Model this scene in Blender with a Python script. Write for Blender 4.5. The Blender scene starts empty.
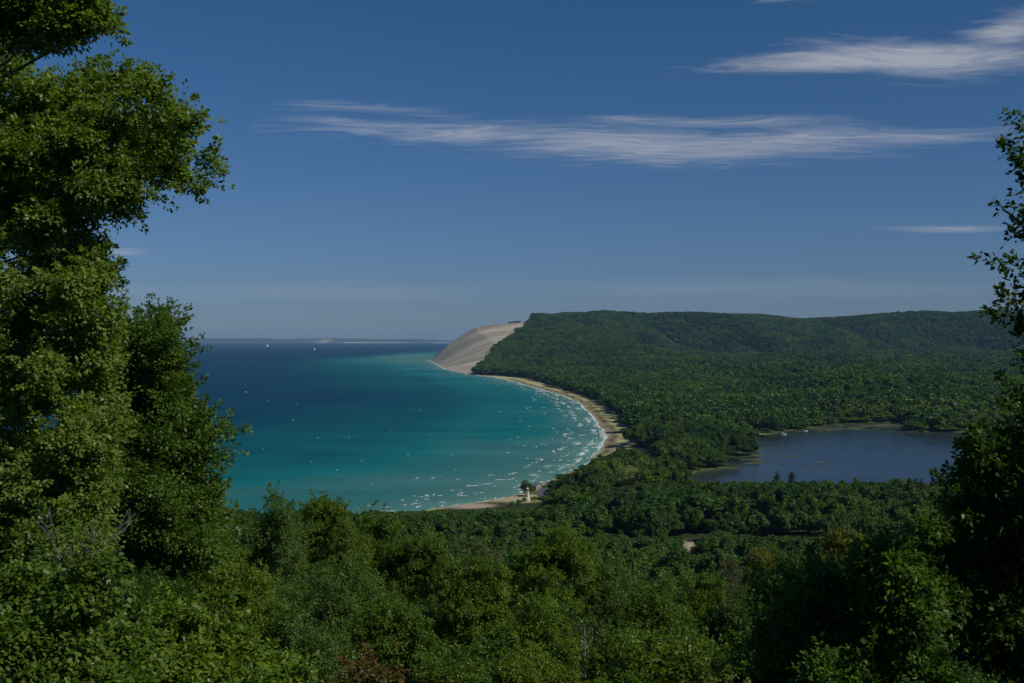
import bpy, math, random
import numpy as np
R = math.radians
rng = np.random.default_rng(7)
random.seed(7)
scene = bpy.context.scene
C = scene.collection
F = 1138.0; Y0 = 339.0; HC = 130.0          # lens in pixels, row of the true horizon, eye height above the water

def at(px, py, D):
    """the world point at distance D (along the view) that stands at this place in the photograph"""
    return np.array([(px-512.0)/F*D, D, HC-(py-Y0)/F*D])
def ground_at(px, py, z=0.0):
    D = (HC-z)*F/(py-Y0)
    return (px-512.0)/F*D, D

# ------------------------------------------------------------------ numeric helpers
def _hash(ix, iy, seed):
    n = (ix.astype(np.int64)*374761393 + iy.astype(np.int64)*668265263 + seed*1442695041) & 0x7fffffff
    n = ((n ^ (n >> 13))*1274126177) & 0x7fffffff
    n = n ^ (n >> 16)
    return (n & 0xffff)/65535.0
def unit(v): return v/(np.linalg.norm(v, axis=-1, keepdims=True)+1e-9)
def vnoise(x, y, seed=0):
    ix = np.floor(x); iy = np.floor(y); fx = x-ix; fy = y-iy
    fx = fx*fx*(3-2*fx); fy = fy*fy*(3-2*fy)
    a = _hash(ix, iy, seed); b = _hash(ix+1, iy, seed); c = _hash(ix, iy+1, seed); d = _hash(ix+1, iy+1, seed)
    return (a*(1-fx)+b*fx)*(1-fy)+(c*(1-fx)+d*fx)*fy
def fbm(x, y, seed=0, octs=4):
    s = 0; a = .5; t = 0
    for k in range(octs):
        s = s+a*vnoise(x*2**k, y*2**k, seed+k*17); t += a; a *= .5
    return s/t
def sstep(a, b, x):
    t = np.clip((x-a)/(b-a), 0, 1); return t*t*(3-2*t)
def poly_sd(x, y, P):
    """signed distance to a closed outline, positive inside, and the running length of the nearest outline point"""
    x = np.asarray(x, float); y = np.asarray(y, float)
    best = np.full(x.shape, 1e18); arc = np.zeros(x.shape); ins = np.zeros(x.shape, bool); run = 0
    n = len(P)
    for i in range(n):
        ax, ay = P[i]; bx, by = P[(i+1) % n]
        dx, dy = bx-ax, by-ay; L2 = dx*dx+dy*dy+1e-12; L = math.sqrt(L2)
        t = np.clip(((x-ax)*dx+(y-ay)*dy)/L2, 0, 1)
        d = (x-ax-t*dx)**2+(y-ay-t*dy)**2
        m = d < best
        best = np.where(m, d, best); arc = np.where(m, run+t*L, arc); run += L
        if dy != 0:
            c = ((ay > y) != (by > y)) & (x < dx*(y-ay)/dy+ax)
            ins ^= c
    return np.where(ins, 1, -1)*np.sqrt(best), arc
def smooth_line(P, n=6):
    P = np.array(P, float); out = []
    for i in range(len(P)-1):
        p0 = P[max(i-1, 0)]; p1 = P[i]; p2 = P[i+1]; p3 = P[min(i+2, len(P)-1)]
        for k in range(n):
            t = k/n
            out.append(.5*((2*p1)+(-p0+p2)*t+(2*p0-5*p1+4*p2-p3)*t*t+(-p0+3*p1-3*p2+p3)*t**3))
    out.append(P[-1]); return np.array(out)

# ------------------------------------------------------------------ shorelines (metres; x east, y along the view)
shore = [(-300,-1500),(-285,-300),(-275,200),(-262,420),(-235,580),(-192,701),(-144,775),(-83,845),(-50,880),(-10,925),
         (30,1020),(84,1210),(101,1309),(117,1422),(129,1591),(139,1872),(138,2311),(113,2690),(50,3148),(-40,3793),
         (-156,4227),(-282,4931),(-400,6000),(-508,7045),(-470,7500),(-100,9000),(600,11000),(2500,14000)]
shore = smooth_line(shore, 5)
_w = (fbm(shore[:,0]/90, shore[:,1]/90, 5, 2)-.5)*14
shore[:,0] += _w
LAND = np.vstack([shore, [(15000,14800),(15000,-1500)]])
lake = [(123,980),(142,1035),(170,1088),(201,1129),(232,1148),(214,1190),(242,1245),(285,1268),(262,1300),(299,1338),(280,1385),(296,1440),
        (322,1500),(360,1560),(393,1608),(430,1650),(475,1705),(551,1755),(601,1742),(592,1680),(548,1600),(575,1582),(690,1570),(760,1480),
        (780,1300),(720,1110),(600,1010),(480,968),(350,952),(200,945),(140,955)]
LAKE = smooth_line(lake+[lake[0]], 4)[:-1]

# ------------------------------------------------------------------ terrain height
_hillD = [-1500,-300,-40,0,8,20,50,90,120,250,400,520,640,760]
_hillZ = [150,150,133,128.2,123,115,101,90,84,60,33,19,6,0]
_skx = [-4000,150,220,270,340,560,1130,1550,1890,2140,2450,2830,3240,6000,15000]
_sky = [308,327,318,313.5,312,311,314,316,319.5,317,314,312,310,311,311]
_px7 = np.array([-1000,-508,-396,-279,-186,-105,160,215])
_pz7 = np.array([-25,0,82,152,198,211,229,262])
def height(x, y, parts=False):
    x = np.asarray(x, float); y = np.asarray(y, float)
    sd, arc = poly_sd(x, y, LAND)
    ld, _ = poly_sd(x, y, LAKE); ld = -ld
    n1 = fbm(x/420, y/420, 1, 4)-.5; n2 = fbm(x/90, y/90, 2, 3)-.5
    low = np.where(sd < 0, np.maximum(sd*.05, -25), 0)
    low = low + sstep(1, 7, sd)*1.9 + sstep(20, 90, sd)*2.0 + sstep(80, 700, sd)*(6+n1*14+n2*4)
    low = low + sstep(2200, 6000, y)*sstep(300, 1500, sd)*(10+n1*46)
    low = low + sstep(2400,3600,y)*sstep(200,700,sd)*(n2*8)
    low = low + sstep(1500, 2300, y)*sstep(150, 600, sd)*(fbm(x/240, y/300, 37, 3)-.38)*64
    # hill under the viewpoint
    hy = np.interp(y + (fbm(x/60, y/60, 9, 3)-.5)*14*sstep(30,120,y), _hillD, _hillZ)
    hill = hy*sstep(0, 230, sd)**.8
    h = np.maximum(low, hill)
    sm = sstep(640, 760, y); h = np.where(sd > 0, hill*(1-sm)*0+np.maximum(low, hill), low)
    # the dune bluff and the wooded ridge behind the flat land
    xs = x+ (7045-np.clip(y,4000,7045))/2114*0    # keep world x
    off = np.where(sd > -2000, sd, sd)
    zb = np.interp(-508+off*1.16, _px7, _pz7)
    gw = np.clip((y-4300)/2700, 0, 1)**.92*(1-sstep(8200, 9500, y))
    gull = (fbm(arc/70, sd/900, 21, 4)-.5)
    bluff = (zb+gull*26*sstep(0,80,sd)*(1-sstep(500,620,sd)))*gw
    prof = np.interp(x*7200/np.maximum(y,3000), _skx, _sky)
    ztop = HC+(Y0-prof)/F*7300-16
    ys = 5750+n1*900+np.where(x>2400, -350, 0)*sstep(2400,3000,x)
    ge = sstep(0,1,(y-ys)/(7200-ys))
    ge = ge*.82+.18*np.clip((y-ys)/(7200-ys),0,1)
    ridge = ztop*ge*(1-sstep(8500,12000,y)*.5)+ (n2*16+ n1*30)*ge*(1-sstep(6900,7150,y))
    ridge = ridge+ (fbm(x/330+y/2600,y/900,33,4)-.5)*230*ge*(1-ge)*2 + (fbm(x/150,y/200,35,3)-.5)*22*ge - 75*(1-np.abs(2*fbm((x+.35*y)/420,y/2600,39,2)-1))**4*np.clip(4*ge*(1.05-ge),0,1)
    k = sstep(430, 900, sd)
    big = bluff*(1-k)+np.maximum(ridge, bluff*(1-sstep(700,1400,sd)))*k
    h = np.where(sd > 0, np.maximum(h, big), h)
    h = np.where(ld < 60, np.minimum(h, np.where(ld < 0, np.maximum(ld*.08, -6)-.0, 0.35+ld*.06)), h)
    if parts: return h, sd, ld, arc
    return h
def ht(x, y): return float(height(np.array([x]), np.array([y]))[0])

# ------------------------------------------------------------------ object helpers
def link(o, parent=None):
    C.objects.link(o)
    if parent is not None: o.parent = parent
    return o
def tag(o, label=None, cat=None, group=None, kind=None):
    if label: o['label'] = label
    if cat: o['category'] = cat
    if group: o['group'] = group
    if kind: o['kind'] = kind
    return o
def empty(name, loc, rz=0):
    o = bpy.data.objects.new(name, None); o.location = [float(v) for v in loc]; o.rotation_euler = (0, 0, rz)
    o.empty_display_size = .3
    return link(o)
def mesh_np(name, V, Q, mat, attrs=None, smooth=True, fattrs=None):
    me = bpy.data.meshes.new(name)
    V = np.asarray(V, np.float32); Q = np.asarray(Q, np.int32); k = Q.shape[1]
    me.vertices.add(len(V)); me.vertices.foreach_set('co', V.ravel())
    me.loops.add(Q.size); me.loops.foreach_set('vertex_index', Q.ravel())
    me.polygons.add(len(Q)); me.polygons.foreach_set('loop_start', np.arange(0, Q.size, k, dtype=np.int32))
    me.update(calc_edges=True)
    if not smooth: me.shade_flat()
    for n, a in (attrs or {}).items():
        at_ = me.attributes.new(n, 'FLOAT', 'POINT'); at_.data.foreach_set('value', np.asarray(a, np.float32).ravel())
    for n, a in (fattrs or {}).items():
        at_ = me.attributes.new(n, 'FLOAT', 'FACE'); at_.data.foreach_set('value', np.asarray(a, np.float32).ravel())
    if mat: me.materials.append(mat)
    return me
def obj(name, me, parent=None, loc=(0,0,0)):
    o = bpy.data.objects.new(name, me); o.location = [float(v) for v in loc]
    return link(o, parent)
class MB:
    def __init__(s): s.v = []; s.f = []
    def box(s, x0, x1, y0, y1, z0, z1):
        b = len(s.v); s.v += [(x,y,z) for z in (z0,z1) for x, y in ((x0,y0),(x1,y0),(x1,y1),(x0,y1))]
        s.f += [(b,b+3,b+2,b+1),(b+4,b+5,b+6,b+7),(b,b+1,b+5,b+4),(b+1,b+2,b+6,b+5),(b+2,b+3,b+7,b+6),(b+3,b,b+4,b+7)]; return s
    def ring(s, rings, n=8, rot=0, cap=True):
        """rings: (cx,cy,z,r) or a callable list; vertical lathe"""
        b0 = len(s.v)
        for (cx,cy,z,r) in rings:
            for k in range(n):
                a = rot+2*math.pi*k/n; s.v.append((cx+r*math.cos(a), cy+r*math.sin(a), z))
        for j in range(len(rings)-1):
            for k in range(n):
                a = b0+j*n+k; b = b0+j*n+(k+1) % n
                s.f.append((a, b, b+n, a+n))
        if cap:
            s.f.append(tuple(b0+k for k in range(n))[::-1]); t = b0+(len(rings)-1)*n; s.f.append(tuple(t+k for k in range(n)))
        return s
    def poly(s, pts, faces):
        b = len(s.v); s.v += [tuple(p) for p in pts]; s.f += [tuple(b+i for i in f) for f in faces]; return s
    def build(s, name, mat, parent=None, loc=(0,0,0), smooth=False):
        me = bpy.data.meshes.new(name); me.from_pydata(s.v, [], s.f); me.update()
        if not smooth: me.shade_flat()
        me.materials.append(mat)
        return obj(name, me, parent, loc)
def tubes(paths, n=6):
    """paths: list of (points Nx3, radii N) -> one mesh's vertices and quads"""
    V = []; Q = []; b = 0
    for P, r in paths:
        P = np.asarray(P, float); m = len(P)
        T = np.gradient(P, axis=0); T /= np.linalg.norm(T, axis=1, keepdims=True)+1e-9
        up = np.array([0.3,1,.2]); S = np.cross(T, up); S /= np.linalg.norm(S, axis=1, keepdims=True)+1e-9; U = np.cross(S, T)
        for k in range(n):
            a = 2*math.pi*k/n
            V.append(P+(S*math.cos(a)+U*math.sin(a))*np.asarray(r)[:,None])
        idx = b+np.arange(n*m).reshape(n, m)
        for k in range(n):
            k2 = (k+1) % n
            Q.append(np.stack([idx[k,:-1], idx[k2,:-1], idx[k2,1:], idx[k,1:]], 1))
        b += n*m
    return np.vstack(V), np.vstack(Q)

# ------------------------------------------------------------------ materials
def mat(name):
    m = bpy.data.materials.new(name); m.use_nodes = True; nt = m.node_tree; nt.nodes.clear()
    out = nt.nodes.new('ShaderNodeOutputMaterial'); return m, nt, out
def N(nt, t, **kw):
    n = nt.nodes.new(t)
    for k, v in kw.items():
        if k in n.inputs: n.inputs[k].default_value = v
        else: setattr(n, k, v)
    return n
def ramp(nt, stops, fac=None, interp='LINEAR'):
    r = nt.nodes.new('ShaderNodeValToRGB'); r.color_ramp.interpolation = interp
    e = r.color_ramp.elements
    while len(e) < len(stops): e.new(.5)
    for i, (p, c) in enumerate(stops): e[i].position = p; e[i].color = (*c, 1) if len(c) == 3 else c
    if fac is not None: nt.links.new(fac, r.inputs[0])
    return r
def mixc(nt, fac, a, b, mode='MIX'):
    m = nt.nodes.new('ShaderNodeMix'); m.data_type = 'RGBA'; m.blend_type = mode
    for s, v in ((0, fac), (6, a), (7, b)):
        if isinstance(v, bpy.types.NodeSocket): nt.links.new(v, m.inputs[s])
        else: m.inputs[s].default_value = v if s == 0 else (*v, 1)
    return m.outputs[2]
def math_(nt, op, a, b=None, c=None, clamp=False):
    m = nt.nodes.new('ShaderNodeMath'); m.operation = op; m.use_clamp = clamp
    for i, v in enumerate((a, b, c)):
        if v is None: continue
        if isinstance(v, bpy.types.NodeSocket): nt.links.new(v, m.inputs[i])
        else: m.inputs[i].default_value = v
    return m.outputs[0]
def attr(nt, n): a = nt.nodes.new('ShaderNodeAttribute'); a.attribute_name = n; return a.outputs['Fac']

def leaf_mat(name, dark, light, under=None, trans=.42, vary=.35, autumn=None, gloss=.28):
    m, nt, out = mat(name); L = nt.links.new
    f = attr(nt, 'lv')
    oi = nt.nodes.new('ShaderNodeObjectInfo')
    col = mixc(nt, f, dark, light)
    # every tree has its own hue and value
    r = ramp(nt, [(0,(.62,.72,.75)),(.25,(.85,.95,.7)),(.5,(1,1,1)),(.72,(1.25,1.12,.8)),(.88,(.78,.85,1.0)),(1,(1.45,1.2,.85))], oi.outputs['Random'])
    col = mixc(nt, vary, col, r.outputs[0], 'MULTIPLY')
    if gloss < .2:
        gp = nt.nodes.new('ShaderNodeNewGeometry'); ns = N(nt, 'ShaderNodeTexNoise', Scale=.006, Detail=3.0); L(gp.outputs['Position'], ns.inputs['Vector'])
        col = mixc(nt, 1.0, col, ramp(nt, [(.34,(.50,.62,.72)),(.46,(.9,.95,1)),(.55,(1.1,1.05,.95)),(.66,(1.6,1.42,.8))], ns.outputs[0]).outputs[0], 'MULTIPLY')
    if autumn:
        g = nt.nodes.new('ShaderNodeNewGeometry'); no = N(nt, 'ShaderNodeTexNoise', Scale=.9)
        tc = nt.nodes.new('ShaderNodeTexCoord'); L(tc.outputs['Object'], no.inputs['Vector'])
        k = ramp(nt, [(.5,(0,0,0)),(.68,(1,1,1))], no.outputs[0])
        col = mixc(nt, k.outputs[0], col, autumn)
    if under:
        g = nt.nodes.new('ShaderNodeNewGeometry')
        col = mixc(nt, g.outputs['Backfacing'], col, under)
    d = N(nt, 'ShaderNodeBsdfPrincipled', Roughness=.42); L(col, d.inputs['Base Color']); d.inputs['Specular IOR Level'].default_value = gloss
    t = nt.nodes.new('ShaderNodeBsdfTranslucent')
    tcol = mixc(nt, 1.0, col, (1.25,1.35,.45), 'MULTIPLY'); L(tcol, t.inputs[0])
    mx = nt.nodes.new('ShaderNodeMixShader'); mx.inputs[0].default_value = trans
    L(d.outputs[0], mx.inputs[1]); L(t.outputs[0], mx.inputs[2]); L(mx.outputs[0], out.inputs[0])
    return m
M_ = {}
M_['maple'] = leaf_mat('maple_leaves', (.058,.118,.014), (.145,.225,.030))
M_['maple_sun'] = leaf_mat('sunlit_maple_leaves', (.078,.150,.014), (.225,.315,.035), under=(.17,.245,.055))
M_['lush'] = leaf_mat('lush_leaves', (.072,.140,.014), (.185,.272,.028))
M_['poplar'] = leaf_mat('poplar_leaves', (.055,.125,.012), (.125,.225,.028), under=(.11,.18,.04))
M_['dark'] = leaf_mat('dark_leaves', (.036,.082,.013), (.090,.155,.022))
M_['brown'] = leaf_mat('thinning_leaves', (.075,.068,.035), (.13,.12,.06))
M_['yellow'] = leaf_mat('yellow_green_leaves', (.10,.115,.015), (.19,.20,.03))
M_['rust'] = leaf_mat('rusty_leaves', (.055,.085,.016), (.20,.115,.028))
M_['willow'] = leaf_mat('willow_leaves', (.19,.25,.07), (.30,.37,.12), vary=0)
M_['wood'] = leaf_mat('woodland_leaves', (.050,.108,.019), (.086,.155,.028), trans=.25, vary=1.0, gloss=.12)
M_['conifer'] = leaf_mat('conifer_needles', (.022,.042,.018), (.045,.075,.028), trans=.1, vary=.5)

def bark_mat(name, a, b):
    m, nt, out = mat(name); L = nt.links.new
    tc = nt.nodes.new('ShaderNodeTexCoord'); mp = nt.nodes.new('ShaderNodeMapping'); mp.inputs['Scale'].default_value = (6,6,1.3)
    L(tc.outputs['Object'], mp.inputs[0]); no = N(nt, 'ShaderNodeTexNoise', Scale=2.0, Detail=5.0); L(mp.outputs[0], no.inputs['Vector'])
    r = ramp(nt, [(.35,a),(.65,b)], no.outputs[0]); d = N(nt, 'ShaderNodeBsdfPrincipled', Roughness=.9); L(r.outputs[0], d.inputs['Base Color'])
    bp = N(nt, 'ShaderNodeBump', Strength=.5, Distance=.03); L(no.outputs[0], bp.inputs['Height']); L(bp.outputs[0], d.inputs['Normal']); L(d.outputs[0], out.inputs[0]); return m
M_['bark'] = bark_mat('bark', (.05,.04,.03), (.14,.115,.09))
M_['twig'] = bark_mat('dry_twigs', (.07,.06,.05), (.15,.13,.11))
M_['bark_pale'] = bark_mat('pale_bark', (.16,.14,.11), (.34,.31,.26))
def plain(name, c, rough=.6, metal=0, dirt=.15):
    m, nt, out = mat(name); L = nt.links.new
    no = N(nt, 'ShaderNodeTexNoise', Scale=1.7, Detail=4.0); tc = nt.nodes.new('ShaderNodeTexCoord'); L(tc.outputs['Object'], no.inputs['Vector'])
    r = ramp(nt, [(.3,tuple(v*(1-dirt) for v in c)),(.7,c)], no.outputs[0])
    d = N(nt, 'ShaderNodeBsdfPrincipled', Roughness=rough, Metallic=metal); L(r.outputs[0], d.inputs['Base Color']); L(d.outputs[0], out.inputs[0]); return m
M_['white'] = plain('white_paint', (.8,.8,.78)); M_['shingle'] = plain('grey_shingles', (.27,.26,.28), .85, dirt=.3)
M_['glass'] = plain('window_glass', (.03,.04,.05), .08); M_['black'] = plain('black_rubber', (.02,.02,.02), .7)
M_['timber'] = plain('weathered_timber', (.3,.27,.22), .85, dirt=.3); M_['canvas'] = plain('white_canvas', (.85,.85,.83), .8, dirt=.03)
M_['hull'] = plain('white_hull', (.78,.78,.76), .3); M_['red'] = plain('red_lantern_roof', (.10,.02,.02), .5)
M_['brick'] = plain('tan_siding', (.38,.31,.25), .8)

# ground: forest floor, beach grass, sand, bare dune
def ground_mat():
    m, nt, out = mat('ground'); L = nt.links.new
    g = nt.nodes.new('ShaderNodeNewGeometry'); pos = g.outputs['Position']
    def noise(scale, det=4.0, vec=None):
        n = N(nt, 'ShaderNodeTexNoise', Scale=scale, Detail=det); L(vec or pos, n.inputs['Vector']); return n.outputs[0]
    n1 = noise(.02, 6.0); n2 = noise(.35, 4.0)
    floor = ramp(nt, [(.3,(.018,.028,.010)),(.7,(.040,.058,.018))], n2).outputs[0]
    grass = ramp(nt, [(.3,(.27,.26,.095)),(.5,(.44,.40,.18)),(.7,(.60,.52,.30))], math_(nt,'ADD',math_(nt,'MULTIPLY',n1,.6),math_(nt,'MULTIPLY',n2,.4))).outputs[0]
    sand = ramp(nt, [(.3,(.34,.27,.19)),(.7,(.48,.40,.30))], n2).outputs[0]
    cb = nt.nodes.new('ShaderNodeCombineXYZ'); L(math_(nt,'MULTIPLY',attr(nt,'arc'),.014), cb.inputs[0]); L(math_(nt,'MULTIPLY',attr(nt,'sd'),.0022), cb.inputs[1])
    st = noise(1.0, 7.0, cb.outputs[0])
    cb2 = nt.nodes.new('ShaderNodeCombineXYZ'); L(math_(nt,'MULTIPLY',attr(nt,'arc'),.006), cb2.inputs[0]); L(math_(nt,'MULTIPLY',attr(nt,'sd'),.0035), cb2.inputs[1])
    st2 = noise(1.0, 5.0, cb2.outputs[0])
    dune = ramp(nt, [(.32,(.15,.125,.09)),(.43,(.31,.27,.20)),(.50,(.44,.385,.29)),(.57,(.58,.515,.40)),(.68,(.80,.71,.57))], math_(nt,'ADD',math_(nt,'MULTIPLY',st,.65),math_(nt,'MULTIPLY',st2,.35))).outputs[0]
    dg = ramp(nt, [(.47,(0,0,0)),(.60,(1,1,1))], st2).outputs[0]
    dune = mixc(nt, math_(nt,'MULTIPLY',dg,.5), dune, (.16,.165,.085))
    col = mixc(nt, attr(nt,'grass'), floor, grass)
    marsh = ramp(nt, [(.35,(.045,.06,.02)),(.55,(.085,.12,.035)),(.75,(.15,.165,.065))], n2).outputs[0]
    col = mixc(nt, attr(nt,'marsh'), col, marsh)
    col = mixc(nt, attr(nt,'dune'), col, dune)
    col = mixc(nt, attr(nt,'red'), col, (.36,.20,.12))
    col = mixc(nt, attr(nt,'sand'), col, sand)
    col = mixc(nt, attr(nt,'bank'), col, (.055,.042,.03))
    d = N(nt, 'ShaderNodeBsdfPrincipled', Roughness=.95); L(col, d.inputs['Base Color']); d.inputs['Specular IOR Level'].default_value = .1
    bp = N(nt, 'ShaderNodeBump', Strength=.6, Distance=1.5); L(n2, bp.inputs['Height']); L(bp.outputs[0], d.inputs['Normal'])
    L(d.outputs[0], out.inputs[0]); return m
def steps(*seg):
    o = [np.arange(a, b, s) for a, b, s in seg]; o.append([seg[-1][1]]); return np.concatenate(o).astype(float)
def grid(xs, ys):
    X, Y = np.meshgrid(xs, ys); nx, ny = len(xs), len(ys); i = np.arange(nx*ny).reshape(ny, nx)
    Q = np.stack([i[:-1,:-1], i[:-1,1:], i[1:,1:], i[1:,:-1]], -1).reshape(-1, 4); return X.ravel(), Y.ravel(), Q

xs = steps((-1000,-540,60),(-540,160,9),(160,900,14),(900,3400,40),(3400,15000,400))
ys = steps((-1500,-60,60),(-60,160,5),(160,1300,9),(1300,4300,16),(4300,7500,18),(7500,14800,300))
X, Y, Q = grid(xs, ys)
Z, SD, LD, ARC = height(X, Y, True)
dune_line_y = [4180,4300,5200,6200,7000,7300,8000]; dune_line_x = [-165,-138,-78,32,150,190,200]
DUNE = (SD > 0) & (Y > 4180) & (X < np.interp(Y, dune_line_y, dune_line_x)+(fbm(X/45,Y/110,3,3)-.5)*85)
def beach_w(y): return np.interp(y, [0,600,800,950,1100,1250,1500,2000,2700,3200,3600,3900,4100,4300], [12,12,8,12,5,26,38,38,36,55,75,45,12,4])
grassA = (1-sstep(.9, 1.25, SD/beach_w(Y)))*(SD > -5)
marshA = (1-sstep(8, 16, LD))*(LD > -10)
grassA = np.maximum(grassA, 1-sstep(30, 48, np.hypot((X-328)/1.2, Y-1560)))
village = 1-sstep(20, 30, np.hypot((X-8), (Y-914))); grassA = np.maximum(grassA, village*(SD > 0))
sandA = (SD > -3)*(1-sstep(3,8,SD))*(fbm(X/40,Y/40,8,2) > .55)*(Y < 4200)*.7
sandA = np.maximum(sandA, (1-sstep(5, 12, np.hypot((X+5)/2.4, (Y-908))))*1.0)
sandA = np.maximum(sandA, (1-sstep(9, 16, np.hypot((X+32)/1.6, (Y-872))))*1.0)
sandA = np.maximum(sandA, (1-sstep(6, 15, np.hypot((X-325)/2, Y-1530)))*.8)
sandA = np.maximum(sandA, (1-sstep(.8, 1.1, np.hypot((X-109)/11, (Y-690)/19))))
sandA = np.maximum(sandA, ((Y>4200)&(SD<14)&(SD>-6))*.6)
bankA = np.exp(-((SD-8-(fbm(X/25,Y/25,4,2)-.5)*7)/6.0)**2)*((Y > 950)&(Y < 3700))*.95
redA = np.exp(-((X+75)/55)**2-((Z-212)/9)**2)*(Y > 6700)*(fbm(X/18,Y/60,12,3) > .48)*.9
me = mesh_np('ground', np.stack([X,Y,Z],1), Q, ground_mat(), dict(sd=SD, arc=ARC, grass=grassA, sand=sandA, dune=DUNE.astype(float), bank=bankA, red=redA, marsh=marshA))
tag(obj('ground', me), kind='structure')

# far land across the water
def far_mat():
    m, nt, out = mat('far_land'); L = nt.links.new
    g = nt.nodes.new('ShaderNodeNewGeometry'); n = N(nt, 'ShaderNodeTexNoise', Scale=.0011, Detail=5.0); L(g.outputs['Position'], n.inputs['Vector'])
    c = ramp(nt, [(.35,(.03,.045,.02)),(.65,(.07,.085,.035))], n.outputs[0]).outputs[0]
    c = mixc(nt, attr(nt,'sand'), c, (.62,.56,.46)); d = N(nt, 'ShaderNodeBsdfPrincipled', Roughness=.9); L(c, d.inputs['Base Color']); L(d.outputs[0], out.inputs[0]); return m
fx, fy, fq = grid(np.arange(-22000, 1001, 120.), np.concatenate([[36500,36560,36620,36700,36820],np.arange(37000,41000,250.)]))
env = np.interp(fx, [-22000,-11000,-8500,-7600,-6300,-4500,-3300,-2300,-1500,1000],[120,125,118,100,128,118,105,60,25,12])
fz = env*(.72+.5*fbm(fx/2200, fy/2500, 40, 4))*sstep(36500,37600,fy)
fz += (12+fbm(fx/600,fy/300,41,3)*26)*sstep(36500,36600,fy) - 3
fs = (fy < 36650)*sstep(.40,.55,fbm(fx/1500,fy*0,44,3))*.9
dn = np.exp(-((fx+6080)/200)**2)*(fy < 37300); fs = np.maximum(fs*.8, dn*.5)
tag(obj('distant_hills', mesh_np('distant_hills', np.stack([fx,fy,fz],1), fq, far_mat(), dict(sand=fs))), kind='structure')

# ------------------------------------------------------------------ water
def water_mat(name, stops, length, refl, wave, streak=1.0, rough=.28):
    m, nt, out = mat(name); L = nt.links.new
    g = nt.nodes.new('ShaderNodeNewGeometry'); pos = g.outputs['Position']
    mp = nt.nodes.new('ShaderNodeMapping'); mp.inputs['Scale'].default_value = (.0012,.0022,1); mp.inputs['Rotation'].default_value = (0,0,.12); L(pos, mp.inputs[0])
    n1 = N(nt, 'ShaderNodeTexNoise', Scale=1.0, Detail=6.0, Roughness=.6); L(mp.outputs[0], n1.inputs['Vector'])
    d = attr(nt, 'depth')
    dd = math_(nt, 'ADD', d, math_(nt,'MULTIPLY',math_(nt,'SUBTRACT',n1.outputs[0],.5), .34))
    col = ramp(nt, stops, dd).outputs[0]
    mp2 = nt.nodes.new('ShaderNodeMapping'); mp2.inputs['Scale'].default_value = (.004,.012,1); L(pos, mp2.inputs[0])
    n2 = N(nt, 'ShaderNodeTexNoise', Scale=1.0, Detail=8.0, Roughness=.65); L(mp2.outputs[0], n2.inputs['Vector'])
    k = ramp(nt, [(.32,(1-.2*streak,)*3),(.68,(1+.16*streak,)*3)], n2.outputs[0]).outputs[0]
    col = mixc(nt, 1.0, col, k, 'MULTIPLY')
    n3 = N(nt, 'ShaderNodeTexNoise', Scale=.09, Detail=6.0, Roughness=.6); L(pos, n3.inputs['Vector'])
    n4 = N(nt, 'ShaderNodeTexNoise', Scale=.6, Detail=5.0, Roughness=.6); L(pos, n4.inputs['Vector'])
    hh = math_(nt,'ADD',math_(nt,'MULTIPLY',n3.outputs[0],wave),math_(nt,'MULTIPLY',n4.outputs[0],wave*.25))
    bp = N(nt, 'ShaderNodeBump', Strength=1.0, Distance=1.0); L(hh, bp.inputs['Height'])
    df = nt.nodes.new('ShaderNodeBsdfDiffuse'); L(col, df.inputs[0]); L(bp.outputs[0], df.inputs['Normal'])
    gl = N(nt, 'ShaderNodeBsdfGlossy', Roughness=rough); gl.inputs[0].default_value = (.9,.95,1,1); L(bp.outputs[0], gl.inputs['Normal'])
    fr = N(nt, 'ShaderNodeFresnel', IOR=1.33); L(bp.outputs[0], fr.inputs['Normal'])
    f = math_(nt,'MINIMUM',math_(nt,'MULTIPLY',fr.outputs[0],refl),refl)
    mx = nt.nodes.new('ShaderNodeMixShader'); L(f, mx.inputs[0]); L(df.outputs[0], mx.inputs[1]); L(gl.outputs[0], mx.inputs[2]); L(mx.outputs[0], out.inputs[0])
    return m
# the colour of the water itself follows its depth: sand-grey shallows, teal shelf, deep blue
big_stops = [(0,(.10,.24,.20)),(.07,(.068,.185,.170)),(.20,(.004,.145,.150)),(.36,(.0,.088,.108)),(.55,(.0,.045,.085)),(.80,(.0,.034,.074)),(1,(.0,.034,.074))]
wx = steps((-30000,-6000,1500),(-6000,-1500,250),(-1500,200,25),(200,600,50)); wy = steps((-1500,600,150),(600,4500,25),(4500,9000,60),(9000,16000,250),(16000,41000,1500))
X2, Y2, Q2 = grid(wx, wy); s2, _ = poly_sd(X2, Y2, LAND)
keep = (s2[Q2].min(1) < 70); Q2 = Q2[keep]; used = np.unique(Q2); mp_ = -np.ones(len(X2), int); mp_[used] = np.arange(len(used)); Q2 = mp_[Q2]; X2, Y2, s2 = X2[used], Y2[used], s2[used]
dist = np.maximum(-s2, 0)
depth = np.interp(dist, [0,40,140,320,620,1100,2500,9000],[0,.07,.21,.35,.54,.72,.9,1])
depth = depth-.035*np.cos(dist/38+3*fbm(X2/300,Y2/300,91,2))*(dist < 330)*np.clip(dist/60,0,1)
depth = depth*(1-.0*Y2)
shoal = (.75+.5*fbm(X2/900,Y2/260,92,3))*np.exp(-((X2+760)/420)**2-((np.log(np.maximum(Y2,10)/9000))/.42)**2)
depth = depth*(1-.86*shoal)
shelf = np.exp(-((X2+300)/700)**2-((Y2-1150)/420)**2); depth = depth*(1-.18*shelf)
dark_patch = np.exp(-((X2+250)/330)**2-((Y2-2500)/650)**2); depth = depth+.10*dark_patch  # darker patch of open water, set through the depth value
me = mesh_np('water', np.stack([X2,Y2,np.zeros_like(X2)],1), Q2, water_mat('lake_water', big_stops, 1, .10, 1.4), dict(depth=depth))
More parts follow.
